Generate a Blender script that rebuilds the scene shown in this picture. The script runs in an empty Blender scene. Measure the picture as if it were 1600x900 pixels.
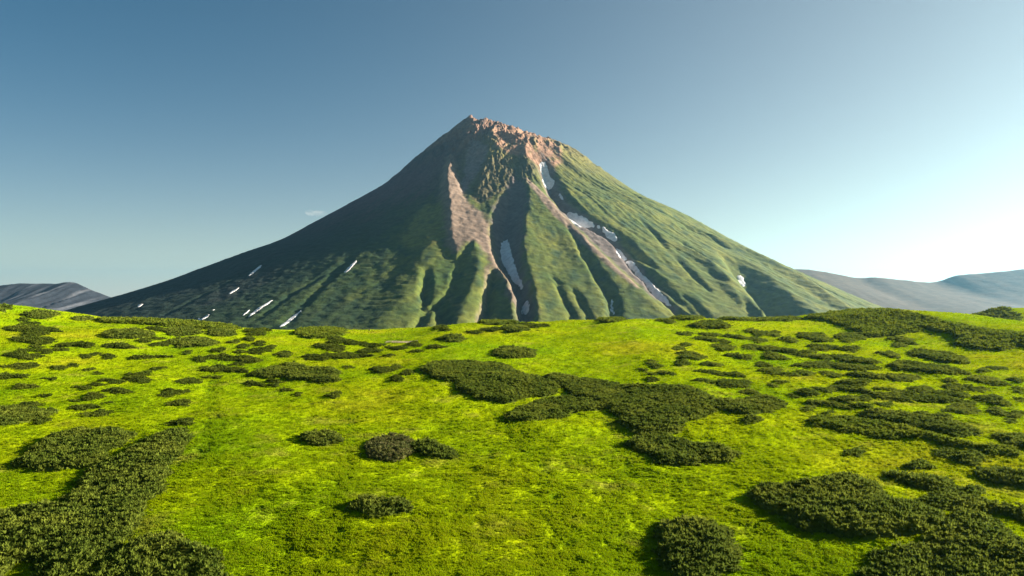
import bpy, math, random
import numpy as np

random.seed(7)
RNG = np.random.default_rng(11)
R = math.radians
scene = bpy.context.scene
COL = scene.collection

# ------------------------------------------------------------------ camera
LENS, SENSOR = 26.0, 36.0
F = 1600 * LENS / SENSOR                   # focal length in photo pixels
HORIZON = 460.0                            # photo row of the true horizon
PITCH = math.atan((HORIZON - 450.0) / F)
cam_data = bpy.data.cameras.new('camera')
cam_data.lens = LENS
cam_data.sensor_width = SENSOR
cam_data.clip_start = 1.0
cam_data.clip_end = 200000.0
cam = bpy.data.objects.new('camera', cam_data)
cam.location = (0, 0, 0)
cam.rotation_euler = (math.pi / 2 + PITCH, 0, 0)
COL.objects.link(cam)
scene.camera = cam

# ------------------------------------------------------------------ sky, sun, exposure
SUN_AZ, SUN_EL = 74.0, 18.5                # clockwise from straight ahead, above the horizon
world = bpy.data.worlds.new("World")
scene.world = world
world.use_nodes = True
wt = world.node_tree
sky = wt.nodes.new('ShaderNodeTexSky')
sky.sky_type = 'NISHITA'
sky.sun_disc = False
sky.sun_elevation = R(SUN_EL)
sky.sun_rotation = R(SUN_AZ)
sky.altitude = 900
sky.air_density = 1.0
sky.dust_density = 1.0
sky.ozone_density = 6.0
SKY_TINT = (0.255, 0.485, 0.418)               # the teal cast of the photograph
tint = wt.nodes.new('ShaderNodeMix')
tint.data_type = 'RGBA'
tint.blend_type = 'MULTIPLY'
tint.inputs[0].default_value = 1.0
tint.inputs[7].default_value = (*SKY_TINT, 1)
wt.links.new(sky.outputs[0], tint.inputs[6])
geo = wt.nodes.new('ShaderNodeTexCoord')
sep = wt.nodes.new('ShaderNodeSeparateXYZ')
wt.links.new(geo.outputs['Generated'], sep.inputs[0])
lift = wt.nodes.new('ShaderNodeMath'); lift.operation = 'MAXIMUM'; lift.inputs[1].default_value = 0.0
wt.links.new(sep.outputs['Z'], lift.inputs[0])
fall = wt.nodes.new('ShaderNodeMath'); fall.operation = 'MULTIPLY'; fall.inputs[1].default_value = -11.0
wt.links.new(lift.outputs[0], fall.inputs[0])
layer = wt.nodes.new('ShaderNodeMath'); layer.operation = 'EXPONENT'
wt.links.new(fall.outputs[0], layer.inputs[0])
veil = wt.nodes.new('ShaderNodeMix')
veil.data_type = 'RGBA'
veil.blend_type = 'ADD'
veil.inputs[7].default_value = (3.5, 2.5, 1.7, 1)      # pale low air, the same in every direction
wt.links.new(layer.outputs[0], veil.inputs[0])
wt.links.new(tint.outputs[2], veil.inputs[6])
# warm glow of the dusty air round the sun, fading with the angle from it and with height
sdir = (math.sin(R(SUN_AZ)) * math.cos(R(SUN_EL)), math.cos(R(SUN_AZ)) * math.cos(R(SUN_EL)), math.sin(R(SUN_EL)))


def wmath(op, a, b=None):
    n = wt.nodes.new('ShaderNodeMath'); n.operation = op
    for i, v in enumerate((a, b)):
        if v is None:
            continue
        if isinstance(v, (int, float)):
            n.inputs[i].default_value = v
        else:
            wt.links.new(v, n.inputs[i])
    return n.outputs[0]


dot = wt.nodes.new('ShaderNodeVectorMath'); dot.operation = 'DOT_PRODUCT'
dot.inputs[1].default_value = sdir
wt.links.new(geo.outputs['Generated'], dot.inputs[0])
half = wmath('MULTIPLY', wmath('ADD', dot.outputs['Value'], 1.0), 0.5)
aureole = wmath('MULTIPLY', wmath('POWER', half, 5.0), wmath('EXPONENT', wmath('MULTIPLY', lift.outputs[0], -2.5)))
glow = wt.nodes.new('ShaderNodeMix')
glow.data_type = 'RGBA'
glow.blend_type = 'ADD'
glow.inputs[7].default_value = (5.5, 3.5, 0.9, 1)
wt.links.new(aureole, glow.inputs[0])
wt.links.new(veil.outputs[2], glow.inputs[6])
wt.links.new(glow.outputs[2], wt.nodes['Background'].inputs[0])
wt.nodes['Background'].inputs[1].default_value = 0.05

sun_data = bpy.data.lights.new('sun', 'SUN')
sun_data.energy = 5.0
sun_data.angle = R(0.5)
sun_data.color = (1.0, 0.90, 0.74)
sun = bpy.data.objects.new('sun', sun_data)
sun.rotation_euler = (R(90 - SUN_EL), 0, -R(SUN_AZ) + math.pi)
COL.objects.link(sun)

scene.view_settings.view_transform = 'Standard'
scene.view_settings.look = 'None'
scene.view_settings.gamma = 1.0
scene.view_settings.use_curve_mapping = False
scene.view_settings.exposure = 2.1
scene.render.engine = 'CYCLES'
scene.cycles.use_denoising = True
scene.cycles.max_bounces = 5
scene.cycles.diffuse_bounces = 2
scene.cycles.transmission_bounces = 3
scene.cycles.volume_bounces = 0
scene.cycles.transparent_max_bounces = 4

HAZE_DENSITY = 1.8e-5
HAZE_COLOR = (0.32, 0.70, 1.0)
HAZE_ANISO = 0.65


# ------------------------------------------------------------------ noise and small maths
_perm = np.random.default_rng(3).permutation(512).astype(np.int64)
_grad = np.stack([np.cos(np.arange(64) * 2 * np.pi / 64), np.sin(np.arange(64) * 2 * np.pi / 64)], 1)


def perlin(x, y, seed=0):
    x = np.asarray(x, float); y = np.asarray(y, float)
    xi = np.floor(x).astype(np.int64); yi = np.floor(y).astype(np.int64)
    xf = x - xi; yf = y - yi
    u = xf ** 3 * (xf * (xf * 6 - 15) + 10)
    v = yf ** 3 * (yf * (yf * 6 - 15) + 10)

    def g(ix, iy, fx, fy):
        h = _perm[(_perm[(ix + seed * 17) & 511] + iy + seed * 31) & 511] & 63
        return _grad[h, 0] * fx + _grad[h, 1] * fy
    a = g(xi, yi, xf, yf); b = g(xi + 1, yi, xf - 1, yf)
    c = g(xi, yi + 1, xf, yf - 1); d = g(xi + 1, yi + 1, xf - 1, yf - 1)
    return ((a * (1 - u) + b * u) * (1 - v) + (c * (1 - u) + d * u) * v) * 1.5


def fbm(x, y, octaves=4, seed=0, gain=0.5):
    s = 0; amp = 1.0; tot = 0
    for o in range(octaves):
        s = s + amp * perlin(x * 2 ** o, y * 2 ** o, seed + o * 5)
        tot += amp; amp *= gain
    return s / tot


def ridged(x, y, octaves=4, seed=0, gain=0.55):
    s = 0; amp = 1.0; tot = 0
    for o in range(octaves):
        n = 1 - np.abs(perlin(x * 2 ** o, y * 2 ** o, seed + o * 5)) * 1.6
        s = s + amp * n; tot += amp; amp *= gain
    return s / tot


def sstep(a, b, x):
    t = np.clip((x - a) / (b - a), 0, 1)
    return t * t * (3 - 2 * t)


def smooth_interp(x, xp, fp):
    """monotone-ish cubic through control points (Catmull-Rom with clamped ends)"""
    xp = np.asarray(xp, float); fp = np.asarray(fp, float)
    m = np.gradient(fp, xp)
    x = np.clip(x, xp[0], xp[-1])
    i = np.clip(np.searchsorted(xp, x) - 1, 0, len(xp) - 2)
    h = xp[i + 1] - xp[i]; t = (x - xp[i]) / h
    t2 = t * t; t3 = t2 * t
    return ((2 * t3 - 3 * t2 + 1) * fp[i] + (t3 - 2 * t2 + t) * h * m[i]
            + (-2 * t3 + 3 * t2) * fp[i + 1] + (t3 - t2) * h * m[i + 1])


def pixel_dirs(px):
    px = np.asarray(px, float)
    return np.stack([(px[:, 0] - 800) / F, np.ones(len(px)), (HORIZON - px[:, 1]) / F], 1)


def raycast(px, hfun, t0, t1, n, lift=0.0):
    """sight line of each photo pixel met with a terrain function: plan points on the ground"""
    d = pixel_dirs(px)
    ts = t0 * (t1 / t0) ** np.linspace(0, 1, n)
    X = d[:, 0:1] * ts; Y = d[:, 1:2] * ts; Z = d[:, 2:3] * ts
    below = (hfun(X, Y) + lift) > Z
    hit = below.argmax(1)
    hit = np.where(below.any(1), hit, n - 1)
    ok = below.any(1)
    i1 = np.clip(hit, 1, n - 1); i0 = i1 - 1
    k = np.arange(len(px))
    f0 = Z[k, i0] - hfun(X[k, i0], Y[k, i0]) - lift
    f1 = Z[k, i1] - hfun(X[k, i1], Y[k, i1]) - lift
    a = np.clip(f0 / np.where(np.abs(f0 - f1) < 1e-9, 1e-9, f0 - f1), 0, 1)
    t = ts[i0] * (1 - a) + ts[i1] * a
    return np.stack([d[:, 0] * t, d[:, 1] * t], 1), ok


def inside(poly, x, y):
    poly = np.asarray(poly); res = np.zeros(np.shape(x), bool)
    n = len(poly)
    for i in range(n):
        x0, y0 = poly[i]; x1, y1 = poly[(i + 1) % n]
        if y0 == y1:
            continue
        c = ((y0 > y) != (y1 > y)) & (x < (x1 - x0) * (y - y0) / (y1 - y0) + x0)
        res ^= c
    return res


def edge_dist(poly, x, y):
    poly = np.asarray(poly); best = np.full(np.shape(x), 1e18)
    n = len(poly)
    for i in range(n):
        a = poly[i]; b = poly[(i + 1) % n]
        ab = b - a; L = max((ab ** 2).sum(), 1e-12)
        t = np.clip(((x - a[0]) * ab[0] + (y - a[1]) * ab[1]) / L, 0, 1)
        best = np.minimum(best, (x - a[0] - t * ab[0]) ** 2 + (y - a[1] - t * ab[1]) ** 2)
    return np.sqrt(best)


def chaikin(p, k=2):
    p = np.asarray(p, float)
    for _ in range(k):
        q = np.roll(p, -1, 0)
        p = np.stack([p * .75 + q * .25, p * .25 + q * .75], 1).reshape(-1, 2)
    return p


# ------------------------------------------------------------------ object helpers
def link_mesh(name, verts, faces, mat, loc=(0, 0, 0), smooth=True, parent=None):
    """verts (n,3); faces (m,3) or (m,4) or a list of such arrays"""
    me = bpy.data.meshes.new(name)
    groups = faces if isinstance(faces, list) else [faces]
    groups = [np.asarray(g, np.int32) for g in groups if len(g)]
    verts = np.asarray(verts, np.float32)
    me.vertices.add(len(verts))
    me.vertices.foreach_set('co', verts.ravel())
    nl = sum(g.size for g in groups); nf = sum(len(g) for g in groups)
    me.loops.add(nl); me.polygons.add(nf)
    me.loops.foreach_set('vertex_index', np.concatenate([g.ravel() for g in groups]))
    starts = []; off = 0
    for g in groups:
        starts.append(off + np.arange(len(g)) * g.shape[1]); off += g.size
    me.polygons.foreach_set('loop_start', np.concatenate(starts).astype(np.int32))
    me.polygons.foreach_set('use_smooth', np.full(nf, smooth))
    me.update(calc_edges=True)
    me.validate()
    if mat:
        me.materials.append(mat)
    o = bpy.data.objects.new(name, me)
    o.location = loc
    COL.objects.link(o)
    if parent:
        o.parent = parent
    return o


def tag(o, label=None, cat=None, group=None, kind=None):
    if label: o['label'] = label
    if cat: o['category'] = cat
    if group: o['group'] = group
    if kind: o['kind'] = kind
    return o


def grid_faces(nu, nv, wrap=False):
    i = np.arange(nu - (0 if wrap else 1)); j = np.arange(nv - 1)
    I, J = np.meshgrid(i, j, indexing='ij')
    a = I * nv + J; b = ((I + 1) % nu) * nv + J
    return np.stack([a, b, b + 1, a + 1], -1).reshape(-1, 4)


def color_attr(me, name, rgb):
    at = me.attributes.new(name, 'FLOAT_COLOR', 'POINT')
    c = np.ones((len(rgb), 4), np.float32); c[:, :3] = rgb
    at.data.foreach_set('color', c.ravel())


# ------------------------------------------------------------------ materials
def new_mat(name):
    m = bpy.data.materials.new(name)
    m.use_nodes = True
    nt = m.node_tree
    nt.nodes.clear()
    out = nt.nodes.new('ShaderNodeOutputMaterial')
    return m, nt, out


class Nodes:
    def __init__(self, nt):
        self.nt = nt

    def node(self, t, **kw):
        n = self.nt.nodes.new(t)
        for k, v in kw.items():
            setattr(n, k, v)
        return n

    def link(self, a, b):
        self.nt.links.new(a, b)

    def noise(self, vec, scale, detail=3.0, rough=0.55):
        n = self.node('ShaderNodeTexNoise')
        n.inputs['Scale'].default_value = scale
        n.inputs['Detail'].default_value = detail
        n.inputs['Roughness'].default_value = rough
        self.link(vec, n.inputs['Vector'])
        return n.outputs['Fac']

    def ramp(self, fac, stops):
        n = self.node('ShaderNodeValToRGB')
        el = n.color_ramp.elements
        while len(el) < len(stops):
            el.new(0.5)
        for e, (p, c) in zip(el, stops):
            e.position = p
            e.color = (*c, 1) if len(c) == 3 else c
        self.link(fac, n.inputs[0])
        return n.outputs[0]

    def maprange(self, v, a, b, c=0.0, d=1.0):
        n = self.node('ShaderNodeMapRange')
        for i, q in enumerate((a, b, c, d)):
            n.inputs[i + 1].default_value = q
        self.link(v, n.inputs[0])
        return n.outputs[0]

    def mix(self, fac, a, b, mode='MIX'):
        n = self.node('ShaderNodeMix', data_type='RGBA', blend_type=mode)
        if isinstance(fac, (int, float)):
            n.inputs[0].default_value = fac
        else:
            self.link(fac, n.inputs[0])
        for s, v in ((6, a), (7, b)):
            if isinstance(v, tuple):
                n.inputs[s].default_value = (*v, 1)
            else:
                self.link(v, n.inputs[s])
        return n.outputs[2]

    def math(self, op, a, b):
        n = self.node('ShaderNodeMath', operation=op)
        for i, v in enumerate((a, b)):
            if isinstance(v, (int, float)):
                n.inputs[i].default_value = v
            else:
                self.link(v, n.inputs[i])
        return n.outputs[0]

    def diffuse(self, col, rough=0.9, normal=None):
        n = self.node('ShaderNodeBsdfPrincipled')
        n.inputs['Roughness'].default_value = rough
        n.inputs['Specular IOR Level'].default_value = 0.15
        if isinstance(col, tuple):
            n.inputs['Base Color'].default_value = (*col, 1)
        else:
            self.link(col, n.inputs['Base Color'])
        if normal is not None:
            self.link(normal, n.inputs['Normal'])
        return n.outputs[0]


def grass_colour(N, pos):
    """colour of the meadow by place in the world; shared by the ground and by the tufts on it"""
    big = N.noise(pos, 0.016, 3.0, 0.55)
    mid = N.noise(pos, 0.07, 4.0, 0.6)
    fine = N.noise(pos, 0.45, 3.0, 0.6)
    base = N.ramp(big, [(0.30, (0.168, 0.272, 0.002)), (0.45, (0.24, 0.318, 0.002)), (0.57, (0.28, 0.335, 0.002)), (0.72, (0.34, 0.32, 0.010))])
    dark = N.maprange(mid, 0.38, 0.60, 0.2, 0.0)
    c = N.mix(dark, base, (0.10, 0.20, 0.003))
    dry = N.maprange(mid, 0.57, 0.72, 0.0, 0.6)
    c = N.mix(dry, c, (0.30, 0.255, 0.045))
    spots = N.maprange(fine, 0.36, 0.62, 0.18, 0.0)
    c = N.mix(spots, c, (0.075, 0.15, 0.003))
    return c


def make_ground_material():
    m, nt, out = new_mat('meadow_ground')
    N = Nodes(nt)
    pos = N.node('ShaderNodeNewGeometry').outputs['Position']
    c = grass_colour(N, pos)
    herb = N.node('ShaderNodeAttribute', attribute_name='herb')
    c = N.mix(herb.outputs['Fac'], c, (0.06, 0.125, 0.003))
    bump = N.node('ShaderNodeBump')
    bump.inputs['Strength'].default_value = 0.9
    bump.inputs['Distance'].default_value = 0.45
    h = N.math('ADD', N.noise(pos, 1.6, 4.0, 0.65), N.noise(pos, 0.5, 3.0, 0.6))
    N.link(h, bump.inputs['Height'])
    d = N.node('ShaderNodeBsdfDiffuse')
    N.link(c, d.inputs[0]); N.link(bump.outputs[0], d.inputs['Normal'])
    N.link(d.outputs[0], out.inputs[0])
    return m


def make_tuft_material():
    m, nt, out = new_mat('grass_blades')
    N = Nodes(nt)
    pos = N.node('ShaderNodeNewGeometry').outputs['Position']
    c = grass_colour(N, pos)
    t = N.node('ShaderNodeAttribute', attribute_name='tint', attribute_type='INSTANCER')
    c = N.mix(N.maprange(t.outputs['Fac'], 0.0, 1.0, 0.3, 0.0), c, (0.11, 0.20, 0.003))
    c = N.mix(N.maprange(t.outputs['Fac'], 0.75, 1.0, 0.0, 0.3), c, (0.36, 0.34, 0.02))
    d = N.node('ShaderNodeBsdfDiffuse'); N.link(c, d.inputs[0])
    tr = N.node('ShaderNodeBsdfTranslucent'); N.link(c, tr.inputs[0])
    mx = N.node('ShaderNodeMixShader'); mx.inputs[0].default_value = 0.5
    N.link(d.outputs[0], mx.inputs[1]); N.link(tr.outputs[0], mx.inputs[2])
    N.link(mx.outputs[0], out.inputs[0])
    return m


def make_pine_material(name, a, b, brown=0.0):
    m, nt, out = new_mat(name)
    N = Nodes(nt)
    pos = N.node('ShaderNodeNewGeometry').outputs['Position']
    n1 = N.noise(pos, 0.9, 3.0, 0.6)
    n2 = N.noise(pos, 0.09, 2.0, 0.5)
    c = N.ramp(n1, [(0.36, a), (0.64, b)])
    own = N.node('ShaderNodeObjectInfo').outputs['Random']         # every thicket a little different
    c = N.mix(N.maprange(own, 0.0, 1.0, 0.0, 0.5), c, (b[0] * 0.62, b[1] * 0.66, b[2] * 0.8))
    c = N.mix(N.maprange(n2, 0.42, 0.66, 0.0, 0.55), c, (b[0] * 1.35, b[1] * 1.2, b[2] * 1.1))
    if brown:
        c = N.mix(N.maprange(n1, 0.45, 0.6, 0.0, brown), c, (0.15, 0.12, 0.06))
    dn = N.node('ShaderNodeBsdfDiffuse'); N.link(c, dn.inputs[0]); d = dn.outputs[0]
    tr = N.node('ShaderNodeBsdfTranslucent'); N.link(c, tr.inputs[0])
    mx = N.node('ShaderNodeMixShader'); mx.inputs[0].default_value = 0.36
    N.link(d, mx.inputs[1]); N.link(tr.outputs[0], mx.inputs[2])
    N.link(mx.outputs[0], out.inputs[0])
    return m


def make_rock_material(name, bump_scale=0.02, bump_dist=8.0):
    """slopes: the colour of each zone comes with the mesh, grain and small relief from noise"""
    m, nt, out = new_mat(name)
    N = Nodes(nt)
    pos = N.node('ShaderNodeNewGeometry').outputs['Position']
    at = N.node('ShaderNodeAttribute', attribute_name='albedo')
    n1 = N.noise(pos, bump_scale * 1.6, 5.0, 0.65)
    c = N.mix(1.0, at.outputs['Color'], N.ramp(n1, [(0.25, (0.62, 0.62, 0.62)), (0.75, (1.35, 1.35, 1.35))]), 'MULTIPLY')
    bump = N.node('ShaderNodeBump')
    bump.inputs['Strength'].default_value = 0.45
    bump.inputs['Distance'].default_value = bump_dist
    N.link(N.noise(pos, bump_scale, 6.0, 0.62), bump.inputs['Height'])
    N.link(N.diffuse(c, 0.95, bump.outputs[0]), out.inputs[0])
    return m


def make_snow_material():
    m, nt, out = new_mat('old_snow')
    N = Nodes(nt)
    pos = N.node('ShaderNodeNewGeometry').outputs['Position']
    n1 = N.noise(pos, 0.05, 5.0, 0.6)
    c = N.ramp(n1, [(0.3, (0.50, 0.48, 0.49)), (0.6, (0.74, 0.72, 0.73))])
    N.link(N.diffuse(c, 0.6), out.inputs[0])
    return m


def make_plain_material(name, a, b, scale):
    m, nt, out = new_mat(name)
    N = Nodes(nt)
    pos = N.node('ShaderNodeNewGeometry').outputs['Position']
    N.link(N.diffuse(N.ramp(N.noise(pos, scale, 4.0, 0.6), [(0.35, a), (0.65, b)]), 0.95), out.inputs[0])
    return m


MAT_GROUND = make_ground_material()
MAT_TUFT = make_tuft_material()
MAT_PINE = make_pine_material('dwarf_pine', (0.046, 0.074, 0.009), (0.145, 0.182, 0.024))
MAT_PINE_BROWN = make_pine_material('dwarf_pine_brownish', (0.050, 0.066, 0.014), (0.125, 0.140, 0.034), 0.5)
MAT_PINE_LIGHT = make_pine_material('dwarf_pine_light', (0.070, 0.110, 0.010), (0.170, 0.210, 0.020))  # a lighter green, mostly for the pines along the crest
MAT_MOUNTAIN = make_rock_material('volcano_slopes', 0.020, 14.0)
MAT_RIDGE = make_rock_material('far_ridge_slopes', 0.008, 20.0)
MAT_SPRIG = make_pine_material('meadow_sprigs', (0.070, 0.115, 0.006), (0.150, 0.200, 0.012))
MAT_PINE_DARK = make_pine_material('dwarf_pine_dark', (0.030, 0.050, 0.006), (0.092, 0.120, 0.015))
MAT_SNOW = make_snow_material()
MAT_TRACK = make_plain_material('bare_sandy_track', (0.30, 0.25, 0.12), (0.42, 0.36, 0.2), 0.6)
MAT_STONE = make_plain_material('dark_stone', (0.03, 0.028, 0.025), (0.07, 0.06, 0.05), 2.0)

# ------------------------------------------------------------------ ground shape
VALLEY = -215.0
_y = np.linspace(-2000, 3000, 5001)
_sl = np.where(_y < 430, 26.0 / 420, np.maximum(26.0 / 420 * (1 - (_y - 430) / 60), -0.30))
_pz = np.concatenate([[0], np.cumsum(0.5 * (_sl[1:] + _sl[:-1]))])
_pz = _pz - np.interp(60, _y, _pz)
_pz = _pz / np.interp(524, _y, _pz)        # 0 at y = 60, 1 where the crest stands against the mountain
CREST = [(-500, 462), (-150, 468), (0, 476), (60, 486), (110, 493), (160, 501), (220, 503), (300, 507), (378, 514), (440, 517), (500, 516),
         (545, 517), (600, 516), (660, 512), (720, 507), (780, 505), (850, 503), (940, 499), (1000, 499), (1060, 498), (1150, 499),
         (1240, 498), (1290, 491), (1340, 485), (1400, 486), (1450, 492), (1500, 502), (1560, 511), (1620, 516), (1800, 522), (2200, 530)]
_cx = [(u - 800) / F * 524 for u, v in CREST]
_cz = [-(v - HORIZON) / F * 524 for u, v in CREST]
DITCHES = []                               # shallow drainage lines: plan points, filled below


def ground_base(x, y):
    z0 = -42.6 + 0.004 * x * 0
    zc = smooth_interp(x, _cx, _cz)
    p = np.interp(y, _y, _pz)
    z = z0 + (zc - z0) * p
    z = z + 27 * np.exp(-((x - 478) / 85) ** 2 - ((y - 690) / 55) ** 2)      # second rise behind the right crest
    k = 12.0                                                                 # soft floor at the valley
    return VALLEY + k * np.logaddexp(0, (z - VALLEY) / k)


def ground_z(x, y):
    z = ground_base(x, y)
    near = sstep(1500, 600, y) * sstep(-400, -100, y)
    z = z + near * (1.1 * perlin(x / 47, y / 60, 41) + 0.55 * perlin(x / 17, y / 21, 42))
    return z


def ground_fine(x, y):
    z = ground_z(x, y)
    near = sstep(1200, 560, y)
    z = z + near * (0.22 * perlin(x / 5.5, y / 6.5, 43) + 0.10 * perlin(x / 2.2, y / 2.6, 44))
    return z


def ground_points(px, lift=0.0):
    return raycast(px, ground_z, 60.0, 900.0, 420, lift)


# ------------------------------------------------------------------ ground sheet
def spaced(breaks):
    out = []
    for a, b, d0, d1 in breaks:            # spacing goes from d0 to d1 over a..b
        n = max(2, int(round((b - a) / ((d0 + d1) / 2))))
        t = np.linspace(0, 1, n + 1)[:-1]
        k = (d1 - d0) / (d1 + d0)
        out.append(a + (b - a) * (t * (1 - k) + k * t * t))
    out.append([breaks[-1][1]])
    return np.concatenate(out)


gy = spaced([(-3000, -100, 300, 40), (-100, 80, 12, 1.0), (80, 200, 0.62, 0.8), (200, 560, 0.8, 1.5), (560, 800, 2, 5), (800, 1500, 8, 40), (1500, 15000, 60, 900)])
gxr = spaced([(0, 100, 0.62, 0.75), (100, 430, 0.8, 2.2), (430, 900, 3, 20), (900, 15000, 30, 1200)])
gx = np.concatenate([-gxr[:0:-1], gxr])
GX, GY = np.meshgrid(gx, gy, indexing='ij')
GZ = ground_fine(GX, GY)

# drainage lines and darker runs of herbs down the near slope
herb = np.zeros_like(GX)
for line, wpx, dep in [
        ([(775, 640), (800, 670), (850, 730), (880, 800), (888, 870), (890, 905)], 14, 0.55),
        ([(668, 800), (650, 835), (625, 870), (610, 905)], 22, 0.4),
        ([(545, 640), (548, 690), (535, 760), (520, 830), (500, 905)], 12, 0.35),
        ([(700, 740), (720, 800), (740, 860), (745, 905)], 10, 0.3),
        ([(980, 720), (960, 780), (965, 840), (980, 905)], 14, 0.4),
        ([(470, 820), (455, 860), (440, 905)], 18, 0.45),
        ([(1180, 820), (1200, 860), (1225, 905)], 20, 0.4),
        ([(340, 560), (330, 610), (335, 660), (320, 720)], 9, 0.3)]:
    pts, _ = ground_points(line)
    best = np.full(GX.shape, 1e9)
    sel = (GY > 70) & (GY < 330) & (np.abs(GX) < 150)
    bx, by = GX[sel], GY[sel]
    wob = 1.2 * perlin(bx / 6, by / 6, 77)
    d = np.full(bx.shape, 1e9)
    for a, b in zip(pts[:-1], pts[1:]):
        ab = b - a
        t = np.clip(((bx - a[0]) * ab[0] + (by - a[1]) * ab[1]) / (ab ** 2).sum(), 0, 1)
        d = np.minimum(d, np.hypot(bx - a[0] - t * ab[0], by - a[1] - t * ab[1]))
    w = wpx * pts[:, 1].mean() / F
    k = np.exp(-((d + wob) / w) ** 2)
    GZ[sel] -= dep * k
    herb[sel] = np.maximum(herb[sel], 1.0 * k * (0.6 + 0.8 * perlin(bx / 3, by / 3, 78)))
ground = link_mesh('ground', np.stack([GX, GY, GZ], -1).reshape(-1, 3), grid_faces(len(gx), len(gy)), MAT_GROUND)
tag(ground, 'sunlit yellow green meadow rolling up to a grassy crest below the volcano', kind='structure')
at = ground.data.attributes.new('herb', 'FLOAT', 'POINT')
at.data.foreach_set('value', np.clip(herb, 0, 1).astype(np.float32).ravel())

# ------------------------------------------------------------------ volcano shape
MCX, MCY = -167.0, 5500.0
S = 5500.0 / F
LEFT = [(0, 1208), (70, 1222), (143, 1290), (250, 1245), (309, 1197), (547, 995), (785, 783), (1023, 636), (1261, 495), (1500, 358), (1737, 264), (1975, 166),
        (2213, 68), (2451, -12), (2689, -88), (2904, -168), (3118, -290), (3400, -400), (4200, -600)]
RIGHT = [(0, 1208), (80, 1216), (167, 1222), (309, 1168), (452, 1112), (547, 1085), (666, 1022), (880, 864), (1119, 695), (1404, 552), (1833, 303), (2309, 65), (2642, -90),
         (2975, -200), (3300, -330), (4200, -600)]


def cone_z(x, y):
    dx = x - MCX; dy = y - MCY
    r = np.hypot(dx, dy)
    c = dx / np.maximum(r, 1e-6)
    w = sstep(-1, 1, c)
    return smooth_interp(r, *zip(*LEFT)) * (1 - w) + smooth_interp(r, *zip(*RIGHT)) * w


def mount_points(px):
    return raycast(px, cone_z, 1900.0, 6500.0, 700)


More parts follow.
